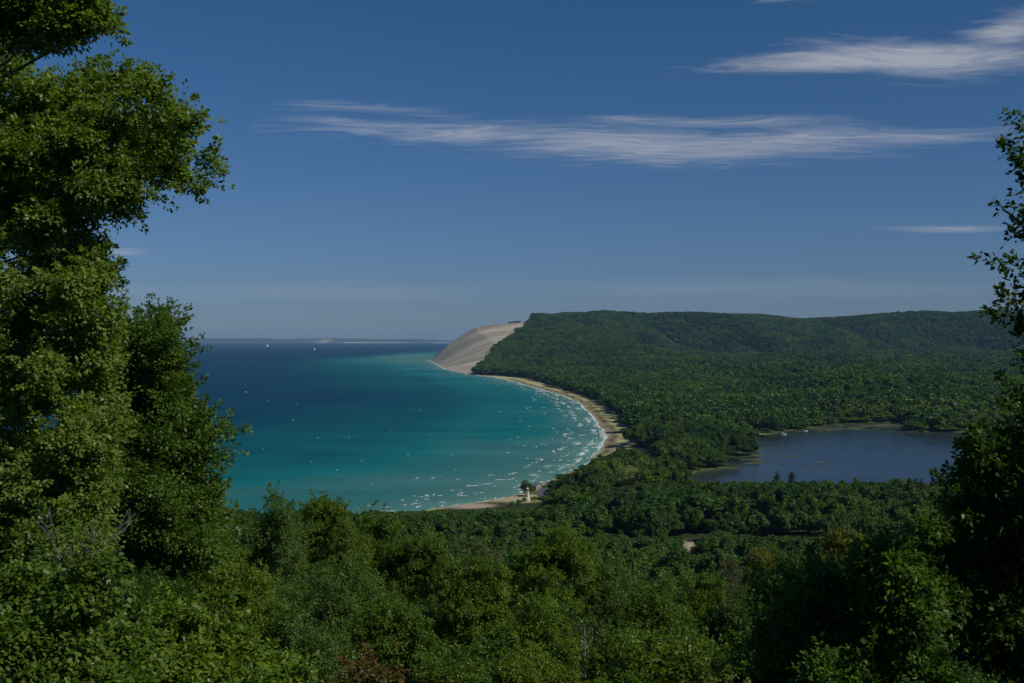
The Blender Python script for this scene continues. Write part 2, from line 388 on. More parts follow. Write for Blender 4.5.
tag(obj('great_lake_water', me), kind='structure')
lake_stops = [(0,(.05,.058,.035)),(.15,(.026,.042,.045)),(.4,(.021,.035,.044)),(1,(.019,.034,.046))]
X3, Y3, Q3 = grid(np.arange(90, 830, 10.), np.arange(925, 1790, 10.)); s3, _ = poly_sd(X3, Y3, LAKE)
keep = s3[Q3].max(1) > -14; Q3 = Q3[keep]; used = np.unique(Q3); mp_ = -np.ones(len(X3), int); mp_[used] = np.arange(len(used)); Q3 = mp_[Q3]; X3, Y3, s3 = X3[used], Y3[used], s3[used]
me = mesh_np('water', np.stack([X3,Y3,np.full_like(X3,.3)],1), Q3, water_mat('pond_water', lake_stops, 1, .62, .25, 2.6, .13), dict(depth=np.clip(s3/130,0,1)))
tag(obj('inland_lake_water', me), kind='structure')

def patches(cx, cy, rx, ry, z, n=8, dome=.25, seed=1, rot=None):
    """irregular low patches: one centre vertex and a ring each"""
    r = np.random.default_rng(seed); m = len(cx); a = np.arange(n)/n*2*np.pi
    rad = r.uniform(.45, 1.15, (m, n)); V = np.zeros((m, n+1, 3))
    V[:,0,0] = cx; V[:,0,1] = cy; V[:,0,2] = z+dome
    ex = np.cos(a)*rad*rx[:,None]; ey = np.sin(a)*rad*ry[:,None]; rt = np.zeros(m) if rot is None else rot
    V[:,1:,0] = cx[:,None]+ex*np.cos(rt)[:,None]-ey*np.sin(rt)[:,None]; V[:,1:,1] = cy[:,None]+ex*np.sin(rt)[:,None]+ey*np.cos(rt)[:,None]; V[:,1:,2] = z
    k = np.arange(n); T = np.stack([np.zeros(n,int), k+1, (k+1) % n+1], 1)
    Qt = (T[None]+(np.arange(m)*(n+1))[:,None,None]).reshape(-1, 3)
    return V.reshape(-1, 3), Qt
foam_m, nt, out = mat('foam'); d_ = N(nt, 'ShaderNodeBsdfDiffuse'); d_.inputs[0].default_value = (.58,.64,.64,1)
nt.links.new(d_.outputs[0], out.inputs[0])
# breaking waves: a wide band of short crests off the beach
P = []
sh = shore[(shore[:,1] > 820) & (shore[:,1] < 7000)]
def along(t): 
    i = np.clip((t*(len(sh)-1)).astype(int), 0, len(sh)-2); f = t*(len(sh)-1)-i; return sh[i]*(1-f)[:,None]+sh[i+1]*f[:,None]
NB = 15000
cand = rng.uniform(0,1,NB); base = along(cand); nxt = along(np.clip(cand+.002,0,1)); prv = along(np.clip(cand-.002,0,1)); tg = unit(nxt-prv)
row = rng.choice(6, NB, p=[.36,.28,.20,.10,.04,.02]); off = np.array([6,17,33,54,80,112])[row]*(.8+.4*fbm(cand*60,row*1.0,93,2))+rng.normal(0,2.2,NB)
bx = base[:,0]-tg[:,1]*off; by = base[:,1]+tg[:,0]*off; rot = np.arctan2(tg[:,1], tg[:,0])+rng.normal(0,.12,NB)
wgt = np.interp(by, [820,950,1150,1500,2000,2700,3300,4500,7000],[.006,.016,.075,.19,.19,.14,.09,.04,.02])*(.12+1.9*(fbm(cand*90,row*7.3,50,2) > .54))
k = rng.uniform(0,1,NB) < wgt; bx, by, rot = bx[k], by[k], rot[k]
px_ = rng.uniform(395,600,30); py_ = np.interp(px_,[395,600],[506,462])-rng.exponential(7,30); gx, gy = ground_at(px_, py_)
bx = np.r_[bx, gx]; by = np.r_[by, gy]; rot = np.r_[rot, rng.normal(.7,.2,30)]
s_, _ = poly_sd(bx, by, LAND); k = s_ < -2.5; bx, by, rot = bx[k], by[k], rot[k]
rx = (1.6+rng.exponential(3.0,len(bx)))*np.interp(by,[900,1300,2500],[.7,1,1.6]); ry = rng.uniform(.35,1.0,len(bx))*np.interp(by,[900,1500,2500],[1,1.3,1.8])
V1, T1 = patches(bx, by, rx, ry, .08, 9, .35, 3, rot)
# each cap is a little cluster
c2 = np.repeat(np.arange(len(bx)), 3); ox = bx[c2]+rng.normal(0,1.2,len(c2))*rx[c2]; al = rng.normal(0,1.1,len(c2))*rx[c2]; ac = rng.normal(0,1.6,len(c2)); ox = bx[c2]+al*np.cos(rot[c2])-ac*np.sin(rot[c2]); oy = by[c2]+al*np.sin(rot[c2])+ac*np.cos(rot[c2])
V2, T2 = patches(ox, oy, rx[c2]*rng.uniform(.15,.5,len(c2)), ry[c2]*rng.uniform(.2,.55,len(c2)), .07, 7, .2, 4, rot[c2])
Vf = np.vstack([V1,V2]); Tf = np.vstack([T1,T2+len(V1)])
tag(obj('breaking_waves', mesh_np('breaking_waves', Vf, Tf, foam_m)), 'white breaking wave crests rolling in off the curved beach', 'breaking waves', kind='stuff')
# surf line on the sand
sl = smooth_line(sh, 14); tt = np.gradient(sl, axis=0); tt /= np.linalg.norm(tt,axis=1,keepdims=True); nn = np.stack([-tt[:,1], tt[:,0]],1)
wd = (fbm(np.arange(len(sl))/3.1, np.zeros(len(sl)), 61, 3))*np.interp(sl[:,1],[800,1500,4000,7000],[3,6,10,14]); mid = (fbm(np.arange(len(sl))/5.7, np.zeros(len(sl))+3, 62, 3)-.3)*np.interp(sl[:,1],[800,1500,4000],[3,6,8])
A = sl+nn*(mid+.5)[:,None]; B = sl+nn*(mid+wd+.5)[:,None]; m_ = len(sl)
V = np.vstack([np.c_[A, np.full(m_,.12)], np.c_[B, np.full(m_,.06)]]); i = np.arange(m_-1); Qs = np.stack([i, i+1, i+1+m_, i+m_],1)
gate = fbm(i/4.0, i*0, 66, 2) > np.interp(sl[:-1,1],[900,1400,3000,4200],[.52,.30,.25,.15]); Qs = Qs[gate]
tag(obj('surf_line', mesh_np('surf_line', V, Qs, foam_m)), 'thin white line of surf along the water edge', 'surf', kind='stuff')
# a few whitecaps out on open water
caps = [(246,392),(344,391),(293,420),(263,449),(311,462),(318,438),(362,461),(349,438),(368,486),(415,480),(372,484),(500,412),(520,421),(297,404),(268,401),(245,385),(430,440),(452,455),(390,430),(420,410),(455,470),(408,455),(337,470),(470,440)]
cx, cy = ground_at(np.array([c[0] for c in caps], float), np.array([c[1] for c in caps], float)); 
V3, T3 = patches(cx, cy, cy/F*rng.uniform(.4,1.0,len(cx)), (cy**2/147940)*rng.uniform(.12,.3,len(cx)), .08, 8, .4, 9)
tag(obj('whitecaps', mesh_np('whitecaps', V3, T3, foam_m)), 'scattered white wave caps far out on the blue open water', 'whitecaps', kind='stuff')
# lily pads and weed on the inland lake
pad_m = plain('pads', (.10,.115,.035), .6, dirt=.4)
lx = np.r_[rng.normal(545,30,60), rng.normal(470,36,34), rng.normal(275,22,12)]; ly = np.r_[rng.normal(1700,20,60), rng.normal(1640,18,34), rng.normal(1215,25,12)]
s_, _ = poly_sd(lx, ly, LAKE); k = s_ > 2; lx, ly = lx[k], ly[k]
V4, T4 = patches(lx, ly, rng.uniform(4,17,len(lx)), rng.uniform(2.5,9,len(lx)), .42, 11, .04, 11)
tag(obj('lily_pads', mesh_np('lily_pads', V4, T4, pad_m)), 'yellow green rafts of lily pads near the far bank of the small lake', 'lily pads', kind='stuff')

# ------------------------------------------------------------------ foliage
def foliage(lobes, n, size, r, spray=7, shell=.22, up=.55, clump=.28, width=.62, six=False, droop=.25, under=.35, jit=.42, stray=.16, shoot=0., frac=.4, pj=.28):
    """leaves on twig sprays over the skin of uneven lobes; lobes: rows of cx,cy,cz,rx,ry,rz"""
    lobes = np.asarray(lobes, float)
    w = (lobes[:,3]*lobes[:,4]+lobes[:,3]*lobes[:,5]+lobes[:,4]*lobes[:,5]); w = w/w.sum()
    ns = max(1, n//spray); li = r.choice(len(lobes), ns, p=w); Lb = lobes[li]
    d = unit(r.normal(size=(ns,3))); flip = (d[:,2] < -.25) & (r.uniform(size=ns) > under); d[flip,2] *= -1
    rad = 1-np.abs(r.normal(size=ns))*shell; rad = np.clip(rad, .15, 1.0)
    # uneven skin: knock some directions in and others out
    ph = np.sin(d[:,0]*5+li*1.7)*np.sin(d[:,1]*6+li*2.3)*np.cos(d[:,2]*5+li)
    rad = rad*(1+.20*ph)+r.uniform(-.05,.10,ns)+(r.uniform(size=ns) < stray)*r.exponential(.28,ns)
    Cn = Lb[:,:3]+d*rad[:,None]*Lb[:,3:6]
    up_ = np.array([0,0,1.0]); pn = unit(d*(1-up)+up_*up+r.normal(size=(ns,3))*pj)
    i = np.repeat(np.arange(ns), spray); m = len(i)
    t1 = unit(np.cross(pn, r.normal(size=(ns,3)))); t2 = np.cross(pn, t1)
    ang = r.uniform(0, 2*np.pi, m); q = np.sqrt(r.uniform(0,1,m))*clump
    A = t1[i]*np.cos(ang)[:,None]+t2[i]*np.sin(ang)[:,None]
    Pp = Cn[i]+A*q[:,None]+pn[i]*r.normal(size=(m,1))*clump*.22
    if shoot:
        # leafy shoots that stick out of the crown and break its outline
        nsh = max(1, int(ns*frac/7)); src = r.integers(0, ns, nsh); sdir = unit(d[src]*.9+up_*.45+r.normal(size=(nsh,3))*.35); slen = shoot*r.uniform(.5,1.25,nsh)
        which = r.integers(0, nsh, ns); on = (r.uniform(size=ns) < frac); ts_ = r.uniform(0,1,ns)**.9
        C2 = Cn[src][which]+sdir[which]*(ts_*slen[which])[:,None]; kk = (clump*(.85-.6*ts_))[i][:,None]
        P2 = C2[i]+A*(q[:,None]/clump)*kk+up_*r.normal(size=(m,1))*.02; o_ = on[i][:,None]
        Pp = np.where(o_, P2, Pp); A = np.where(o_, unit(A*.9+sdir[which][i]*.6), A)
    A = unit(A+unit(d[i])*.35+r.normal(size=(m,3))*.3-up_*droop)
    Nn = unit(pn[i]+r.normal(size=(m,3))*jit); S = unit(np.cross(A, Nn)); Nn = np.cross(S, A)
    L = size*r.uniform(.65,1.25,m)[:,None]; W = L*width*.5
    if six:
        V = np.stack([Pp, Pp+A*L*.30-S*W*1.0-Nn*L*.05, Pp+A*L*.78-S*W*.55-Nn*L*.08, Pp+A*L-Nn*L*.1, Pp+A*L*.78+S*W*.55-Nn*L*.08, Pp+A*L*.30+S*W-Nn*L*.05],1)
        b = (np.arange(m)*6)[:,None]; Qf = np.vstack([b+np.array([0,3,2,1]), b+np.array([0,5,4,3])]); lv = r.uniform(0,1,m); lv = np.r_[lv,lv]
    else:
        V = np.stack([Pp, Pp+A*L*.48-S*W+Nn*L*.08, Pp+A*L-Nn*L*.06, Pp+A*L*.48+S*W+Nn*L*.08],1)
        b = (np.arange(m)*4)[:,None]; Qf = b+np.arange(4); lv = r.uniform(0,1,m)
    return V.reshape(-1,3), Qf, lv
def sublobes(lobes, K, r, q=.42, core=.62):
    """break every lobe into smaller tufts standing on its skin, so that dark gaps open between them"""
    out = []
    for L in np.asarray(lobes, float):
        out.append((*L[:3], *(L[3:6]*core)))
        for k in range(K):
            d = unit(r.normal(size=3)); 
            if d[2] < -.3 and r.uniform() < .6: d[2] *= -1
            s_ = r.uniform(.7,1.3)*q; out.append((*(L[:3]+d*L[3:6]*r.uniform(.62,.86)), *(L[3:6]*s_*np.array([1,1,.72])*r.uniform(.7,1.4,3))))
    return np.array(out)
def limb(p0, p1, r0, r1, r, n=6, sag=.06):
    t = np.linspace(0,1,n)[:,None]; P = p0*(1-t)+p1*t; L = np.linalg.norm(p1-p0)
    P = P+np.sin(t*np.pi)*np.array([0,0,-sag*L*.3])+np.r_[[[0,0,0]], r.normal(size=(n-2,3))*L*.025, [[0,0,0]]]
    P[:,2] += (t[:,0]*(1-t[:,0]))*L*.12
    return P, np.linspace(r0, r1, n)
def skeleton(base, lobes, r, trunk_r, top=None, twigs=4):
    """tapered trunk, a limb to each lobe and twigs inside it"""
    lobes = np.asarray(lobes, float); paths = []
    top = np.array(top if top is not None else [lobes[:,0].mean(), lobes[:,1].mean(), np.percentile(lobes[:,2], 75)], float)
    base = np.array(base, float); n = 9; t = np.linspace(0,1,n)[:,None]
    T = base*(1-t)+top*t+np.r_[[[0,0,0]], r.normal(size=(n-1,3))*[.12,.12,0]]
    T = T+np.array([0,0,0]); rr = trunk_r*(1-.86*t[:,0]); rr[0] *= 1.5; paths.append((T, rr))
    for Lb in lobes:
        if len(lobes) > 26 and r.uniform() > 16/len(lobes): continue
        c = Lb[:3]; k = np.clip((c[2]-base[2]-np.linalg.norm(c[:2]-top[:2])*.7)/(top[2]-base[2]+1e-6), .22, .93); j = k*(n-1); a = int(j); p0 = T[a]*(1-(j-a))+T[min(a+1,n-1)]*(j-a)
        r0 = max(trunk_r*(1-.86*k)*.5, .02); paths.append(limb(p0, c, r0, r0*.3, r, 7))
        for q in range(twigs):
            e = c+unit(r.normal(size=3)+[0,0,.3])*Lb[3:6]*.9; s = p0*(.35)+c*.65 if q % 2 else c
            paths.append(limb(s, e, r0*.3, r0*.08+.003, r, 5))
    return tubes(paths, 5)
def crown_lobes(r, h=14., R_=4., n=18, base=.34, flat=1.0, core=True):
    out = []; zc = h*(1+base)/2; hz = h*(1-base)/2
    if core: out.append((0,0,zc,R_*.55,R_*.55,hz*.72))
    for k in range(n):
        d = unit(r.normal(size=3)); d[2] = abs(d[2])*1.35-.45; d = unit(d); q = r.uniform(.42,.95)
        s = r.uniform(.40,1.0)**1.3*(.62-.38*q)*R_*1.25
        out.append((d[0]*R_*q, d[1]*R_*q, zc+d[2]*hz*q, s*r.uniform(.8,1.2), s*r.uniform(.8,1.2), s*r.uniform(.7,1.5)*flat))
    z = np.array(out); z[:,2] += h-(z[:,2]+z[:,5]).max(); return z

# near prototypes: whole trees of one kind each, shared by their copies
protos = {}
def proto(key, seed, n, size, matk, h=14., R_=4., nl=18, base=.3, bark='bark', twigs=3, **kw):
    r = np.random.default_rng(seed); lb = crown_lobes(r, h, R_, nl, base); V, Qf, lv = foliage(sublobes(lb, 11, r, .34, .55), int(n*.9), size*1.08, r, stray=.10, **{'shell': .20, 'clump': .22, 'shoot': 1.0, 'frac': .38, **kw})
    cm = mesh_np(key+'_crown', V, Qf, M_[matk], fattrs=dict(lv=lv)); tv, tq = skeleton((0,0,-12), lb, r, h*.016, top=(0,0,h*.86), twigs=twigs)
    protos[key] = (cm, mesh_np(key+'_trunk', tv, tq, M_[bark]), h, R_); return protos[key]
proto('maple_a', 11, 78000, .135, 'maple', nl=20); proto('maple_b', 12, 72000, .135, 'maple', R_=3.6, nl=22)
proto('lush_a', 13, 76000, .14, 'lush', nl=20); proto('lush_b', 14, 64000, .14, 'lush', R_=3.2, nl=16, base=.2)
proto('poplar', 15, 60000, .125, 'poplar', R_=3.2, nl=24, bark='bark_pale', up=.3)
proto('dark_a', 16, 76000, .135, 'dark', nl=22); proto('dark_b', 19, 66000, .135, 'dark', R_=3.4, nl=18)
proto('thin', 17, 12000, .13, 'brown', R_=3.2, nl=20, bark='bark_pale', twigs=7)
proto('yellow', 18, 40000, .16, 'yellow', R_=3.4, nl=18)

placed = []
def plant(kind, key, px, pyt, D, wpx, label, group, hmax=None, cat='tree', x=None, y=None, rz=None, ztop=None):
    """a copy of a prototype whose top stands at this place of the slope; wpx is half its crown's width"""
    cm, tm, h, R_ = protos[key]
    if x is None: x = (px-512)/F*D; y = D
    g = ht(x, y); zt = ztop if ztop is not None else HC-(pyt-Y0)/F*D
    H = max(zt-g, 1.5)
    if hmax: 
        if H > hmax: g = zt-hmax; H = hmax
    w = wpx/F*D/R_
    o = empty(kind, (x,y,g), rz if rz is not None else random.uniform(0, 6.28)); tag(o, label, cat, group)
    sz = min(H/h, 1.15*w)
    for nm, me_ in (('trunk', tm), ('crown', cm)):
        p = bpy.data.objects.new(nm, me_); link(p, o); p.scale = (w, w, sz); p.location = (0, 0, H-h*sz)
    placed.append((x, y, wpx/F*D)); return o

def hero(kind, lobes_px, D, base, label, n, size, matk, cat='tree', seed=1, trunk_r=.2, six=True, bark='bark', top=None, spread=1.2, twigs=4, depth_scale=1.0, **kw):
    r = np.random.default_rng(seed); lb = []
    for L in lobes_px:
        px, py, rp = L[:3]; dd = L[3] if len(L) > 3 else r.uniform(-spread, spread); c = at(px, py, D+dd); rr = rp/F*D
        lb.append((c[0],c[1],c[2],rr,rr*depth_scale*1.05,rr*.92))
    lb = np.array(lb); big_ = lb[:,3] > 27/F*D; ex = []
    for L in lb[big_]:
        for q in range(5):
            d = unit(r.normal(size=3)); ex.append((*(L[:3]+d*L[3:6]*r.uniform(.3,.62)), *(L[3:6]*r.uniform(.36,.6))))
    core_ = lb[big_].copy(); core_[:,3:6] *= .72; lb = np.vstack([lb[~big_], core_, np.array(ex).reshape(-1,6)]) if len(ex) else lb
    b = np.array(base, float); lb[:,:3] -= b
    V, Qf, lv = foliage(sublobes(lb, 9, r), n, size, r, six=six, **{'shoot': .026*D, 'frac': .40, **kw})
    o = empty(kind, b); tag(o, label, cat)
    tv, tq = skeleton((0,0,-.6), lb, r, trunk_r, top=None if top is None else np.array(top)-b, twigs=twigs)
    obj('trunk', mesh_np(kind+'_trunk', tv, tq, M_[bark]), o); obj('crown', mesh_np(kind+'_crown', V, Qf, M_[matk], fattrs=dict(lv=lv)), o)
    placed.append((b[0], b[1], 3.0)); return o
def fill_lobes(poly, n, r0, r1, seed, front=1.6, back=2.2):
    """many small tufts that fill the body of a crown whose outline is given"""
    r = np.random.default_rng(seed); P = np.array(poly, float); out = []
    lo = P.min(0); hi = P.max(0)
    while len(out) < n:
        q = r.uniform(lo, hi, (400,2)); d, _ = poly_sd(q[:,0], q[:,1], P)
        for (x, y), dd in zip(q, d):
            if dd > 2 and len(out) < n:
                rr = min(r.uniform(r0, r1), dd+9); out.append((x, y, rr, r.uniform(-front, back)*min(1, (dd+8)/45)))
    return out
def foot(px, D): x = (px-512)/F*D; return (x, D, ht(x, D))

hero('maple_tree', [(62,112,26),(92,100,24),(115,92,22),(140,98,20),(150,72,7),(143,84,10),(165,122,20),(188,128,12),(150,145,28),(183,150,14),(205,166,12),(219,174,6),(120,150,36),(80,150,40),
    (165,178,20),(190,184,12),(140,186,22),(100,190,36),(128,206,12),(135,216,7),(118,222,7),
    (10,66,9),(25,72,8),(2,60,8),(44,92,10)]+fill_lobes([(-70,78),(10,72),(55,100),(115,120),(140,160),(120,196),(98,214),(72,226),(88,240),(100,262),(112,285),(116,320),(106,350),(118,372),(112,405),(104,450),(112,520),(90,570),(60,610),(-70,610)], 300, 12, 21, 210, 1.8, 4.2)+[
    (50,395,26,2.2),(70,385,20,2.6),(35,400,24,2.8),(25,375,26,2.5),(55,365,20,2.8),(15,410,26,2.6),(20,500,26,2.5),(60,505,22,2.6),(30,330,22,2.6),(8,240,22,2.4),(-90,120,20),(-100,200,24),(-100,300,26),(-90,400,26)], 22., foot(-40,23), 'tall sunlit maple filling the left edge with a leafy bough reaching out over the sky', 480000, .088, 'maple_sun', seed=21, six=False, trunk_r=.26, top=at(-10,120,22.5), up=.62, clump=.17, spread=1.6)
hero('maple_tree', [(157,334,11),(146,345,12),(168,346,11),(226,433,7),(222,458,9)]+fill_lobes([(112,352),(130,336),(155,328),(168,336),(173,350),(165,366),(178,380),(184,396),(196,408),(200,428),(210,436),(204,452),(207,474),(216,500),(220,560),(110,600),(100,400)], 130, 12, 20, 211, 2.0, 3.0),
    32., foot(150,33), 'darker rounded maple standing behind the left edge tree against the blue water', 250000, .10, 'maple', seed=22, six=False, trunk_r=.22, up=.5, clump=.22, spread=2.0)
hero('maple_tree', [(12,22,20),(38,12,20),(60,28,16),(82,14,18),(100,24,10),(113,27,6),(70,40,10),(48,44,9),(25,42,12),(5,48,10),(58,-6,20),(20,-10,26),(-40,15,26),(-75,30,26),(-110,60,30),(-70,-20,26),(-130,0,30)],
    17., foot(-190,17), 'maple bough hanging into the top left corner above the taller gap of sky', 60000, .078, 'maple_sun', seed=23, trunk_r=.24, top=at(-130,40,17), up=.7, clump=.2, spread=.6)
hero('beech_tree', [(1027,133,9),(1022,127,5),(1009,150,8),(997,149,4),(1019,160,8),(1028,172,12),(1024,192,8),(1001,207,6),(1012,212,9),(1026,215,12),(1016,234,9),(1025,228,9),(996,262,6),(1007,262,9),(1020,268,11),(1014,284,7),(991,315,6),(980,318,5),(1002,308,7),(1014,302,6),(1009,322,8),(1024,318,9),(1018,345,8),(1026,362,12),(1019,385,8),(1024,398,10),
    (1056,130,22),(1062,175,30),(1064,230,34),(1066,290,38),(1070,350,40),(1058,400,30),(1116,250,70),(1116,350,80)],
    20., foot(1130,21), 'tall thin limbed tree on the right edge with dark leaf sprays against the sky', 36000, .10, 'dark', seed=24, trunk_r=.2, top=at(1090,150,20.5), up=.7, clump=.16, spread=.7, twigs=2)
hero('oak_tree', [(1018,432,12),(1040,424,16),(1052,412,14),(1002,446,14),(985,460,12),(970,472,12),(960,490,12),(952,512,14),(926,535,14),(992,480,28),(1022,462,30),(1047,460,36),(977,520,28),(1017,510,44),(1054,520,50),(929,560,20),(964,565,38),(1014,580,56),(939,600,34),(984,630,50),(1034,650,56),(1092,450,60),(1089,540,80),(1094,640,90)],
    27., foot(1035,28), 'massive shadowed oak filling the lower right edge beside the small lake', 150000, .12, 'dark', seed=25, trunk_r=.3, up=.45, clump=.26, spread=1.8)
hero('oak_tree', [(830,592,26),(862,578,26),(892,572,24),(800,615,26),(780,640,26),(820,640,38),(865,625,42),(905,625,40),(790,680,36),(840,690,50),(900,690,56),(772,600,12),(880,600,34)],
    23., foot(850,24), 'low shadowed oak in the bottom right with pale leaf flecks', 90000, .11, 'poplar', seed=26, trunk_r=.16, up=.5, clump=.24, spread=1.6)
# shrubs on the brow right below the viewpoint
hero('hazel_shrub', [(30,600,36),(85,600,34),(10,650,44),(70,655,46),(130,640,34),(-30,620,50),(40,700,50),(110,700,46),(100,580,18),(118,592,14)], 13., foot(60,13.5), 'broad leaved green shrub in the bottom left corner', 34000, .072, 'maple', 'shrub', seed=27, trunk_r=.05, up=.75, clump=.16, spread=.8)
hero('hazel_shrub', [(170,640,34),(210,650,30),(240,665,30),(180,690,44),(235,700,40),(140,680,34),(205,625,14),(285,690,30)], 15.5, foot(200,16), 'yellow green arching shrub right of the bottom left corner', 30000, .078, 'lush', 'shrub', seed=28, trunk_r=.05, up=.75, clump=.18, spread=.8)
hero('sumac_shrub', [(352,678,9),(368,672,9),(384,680,9),(360,690,14),(376,692,12)], 22., foot(365,22.5), 'rusty orange shrub at the bottom edge left of the centre', 2600, .08, 'rust', 'shrub', seed=29, trunk_r=.04, up=.6, clump=.2, spread=.5)
hero('bare_shrub', [(70,560,22),(45,525,22),(95,540,20),(55,590,16),(130,520,14)], 17., foot(60,17.5), 'tangle of bare grey brown stems under the tall left maple', 500, .07, 'maple', 'shrub', seed=30, trunk_r=.022, bark='twig', twigs=12, spread=.8)

S_ = 'trees crowding the slope below the viewpoint'
spec = [
 ('maple_tree','lush_b',208,502,40,38,'fresh green young maple just right of the dark rounded left maple'),
 ('maple_tree','lush_a',232,560,34,48,'lush green maple on the left side of the slope below the shoreline gap'),
 ('poplar_tree','poplar',272,494,48,30,'pale flecked poplar whose top touches the water line left of centre'),
 ('maple_tree','maple_a',325,500,54,36,'round topped maple against the teal water right of the pale poplar'),
 ('maple_tree','maple_b',383,511,60,32,'maple with its crown just under the white surf left of centre'),
 ('poplar_tree','poplar',348,556,40,34,'grey green poplar among maples in the left middle of the slope'),
 ('maple_tree','maple_a',425,538,58,36,'broad dull green maple in the middle of the slope'),
 ('ash_tree','thin',492,545,92,34,'thin brownish grey tree with sparse leaves in the centre of the slope'),
 ('ash_tree','thin',585,575,100,26,'second sparse brownish tree behind the bright centre maple'),
 ('maple_tree','lush_a',548,528,62,36,'bright green maple standing tallest in the centre of the slope'),
 ('poplar_tree','poplar',596,540,66,30,'white flecked poplar right beside the bright centre maple'),
 ('maple_tree','lush_b',478,556,52,34,'bright lit young maple with open crown left of the centre'),
 ('maple_tree','lush_a',520,600,44,48,'lush maple at the lower centre under the bright ones'),
 ('maple_tree','maple_b',650,580,62,36,'mid green maple right of the white flecked poplar'),
 ('maple_tree','lush_b',702,573,100,24,'small vivid green tree right of centre'),
 ('ash_tree','thin',728,560,125,24,'brown thinning tree behind the small vivid green one'),
 ('birch_tree','yellow',762,549,150,24,'olive yellow birch on the right middle slope'),
 ('birch_tree','yellow',843,530,165,26,'yellow green birch lit against the dark wood on the right'),
 ('oak_tree','dark_a',800,550,95,40,'dark round oak right of the olive yellow birch'),
 ('oak_tree','dark_b',872,545,90,36,'dark oak left of the massive right edge oak'),
 ('ash_tree','thin',905,545,120,20,'pale brown dying tree left of the massive right edge oak'),
 ('maple_tree','lush_a',640,625,44,46,'lit lush maple in the lower right centre'),
 ('maple_tree','lush_b',700,632,48,44,'green maple on the edge of the bottom right shade'),
 ('oak_tree','dark_a',748,590,60,40,'dark oak on the edge of the bottom right shade'),
 ('poplar_tree','poplar',300,600,33,44,'pale grey green poplar low on the left of the slope'),
 ('maple_tree','maple_a',395,605,36,52,'wide olive maple at the lower left of centre'),
 ('maple_tree','maple_b',455,650,31,46,'leafy maple at the bottom edge left of centre'),
 ('maple_tree','lush_a',555,650,32,52,'bright leafy maple at the bottom edge of the centre'),
 ('maple_tree','lush_b',625,672,34,44,'green maple low at the bottom edge right of centre'),
 ('maple_tree','maple_b',270,650,26,48,'dark green maple at the bottom edge behind the arching shrub'),
 ('oak_tree','dark_b',718,665,33,44,'shaded oak at the bottom edge beside the bottom right shade'),
 ('maple_tree','dark_a',150,570,26,48,'deep green maple in shade under the dark rounded left maple'),
]
for k in spec: plant(k[0], k[1], k[2], k[3], k[4], k[5]*1.22, k[6], None)
exec_fill = True
# shade casters that also stand at the right of the viewpoint, mostly out of frame
for (x, y, h, w) in ((22,16,17,5),(26,8,18,5.5),(31,28,16,5),(19,3,15,4.5),(38,40,16,6),(33,14,19,6),(47,52,17,6),(27,36,13,5)):
    g = ht(x, y); cm, tm, hh, R_ = protos['dark_a' if int(x) % 2 else 'maple_a']
    o = empty('oak_tree', (x,y,g), x); o.scale = (w/R_, w/R_, h/hh); tag(o, 'tall oak on the hillside beyond the right edge of the view', 'tree', 'oaks right of the view')
    for nm, me_ in (('trunk', tm), ('crown', cm)): link(bpy.data.objects.new(nm, me_), o)
    placed.append((x, y, w))

# ------------------------------------------------------------------ the woods
near_sky = ([0,200,235,270,300,350,400,450,490,530,560,600,640,700,760,840,900,930,1024,1100],[420,470,490,505,508,516,520,530,548,545,540,552,580,578,556,538,530,500,470,440])
mid_sky  = ([-200,400,480,520,548,562,640,660,700,870,905,1300],[505,511,509,511,506,484,484,483,481,480,478,470])
bay_sky  = ([400,540,545,560,580,600,622,640,690,700,2000],[505,500,487,479,469,458,447,452,470,481,481])
def jitter_grid(y0, y1, s, half=.53, pad=60, r=rng):
    yy = np.arange(y0, y1, s*.87); out = []
    for j, y in enumerate(yy):
        w = half*y+pad; x = np.arange(-w, w, s)+(s/2 if j % 2 else 0); out.append(np.c_[x, np.full(len(x), y)])
    P = np.vstack(out); P += r.uniform(-.46,.46,P.shape)*s; return P
pts = [np.c_[jitter_grid(a,b,s,pad=p), np.full(0 or 1, s).repeat(1)[0]*np.ones(len(jitter_grid(a,b,s,pad=p,r=np.random.default_rng(0))))] if False else None for a,b,s,p in ()]
rows = []
for (a,b,s,pad) in ((34,260,7.2,40),(260,620,8.2,60),(620,1300,10.8,80),(1300,3000,12.5,120),(3000,7450,14.5,200)):
    P = jitter_grid(a,b,s,pad=pad); rows.append(np.c_[P, np.full(len(P), s)])
T = np.vstack(rows); tx, ty, ts = T.T
gz, sd, ld, arc = height(tx, ty, True)
ok = (sd > beach_w(ty)*(.92+.35*(fbm(tx/35,ty/35,71,2)-.3))) & (ld > 1+6*fbm(tx/30,ty/30,72,2))
ok &= ~((ty > 4180) & (tx < np.interp(ty, dune_line_y, dune_line_x)+(fbm(tx/45,ty/110,3,3)-.5)*85-6))
ok &= np.hypot((tx-9)*1.0, (ty-916)) > 24
ok &= np.hypot((tx-328)/1.2, ty-1560) > 40
ok &= np.hypot((tx-109)/17, (ty-688)/27) > 1
ok &= ~((np.abs(ty-(694+.42*(tx-109)+14*np.sin(tx/17))) < 9+10*fbm(tx/40,ty/40,90,2)) & (tx > 30) & (tx < 165))
low_ = (np.abs(tx-105) < 80) & (ty > 540) & (ty < 684+.42*(tx-109))
low_ = low_[ok]; T = T[ok]; tx, ty, ts = T.T; gz = gz[ok]; sd = sd[ok]; ld = ld[ok]
hgt = ts*1.5*(.62+.95*rng.uniform(0,1,len(tx))**1.3)*(.85+.3*fbm(tx/140,ty/140,73,2)); hgt = np.clip(hgt, 7, 24)
hgt = np.where(ty > 3000, np.clip(hgt*(.55+.9*rng.uniform(0,1,len(tx))), 10, 27), hgt)
hgt *= np.where((ld < 22), .5+.5*sstep(3,22,ld), 1)
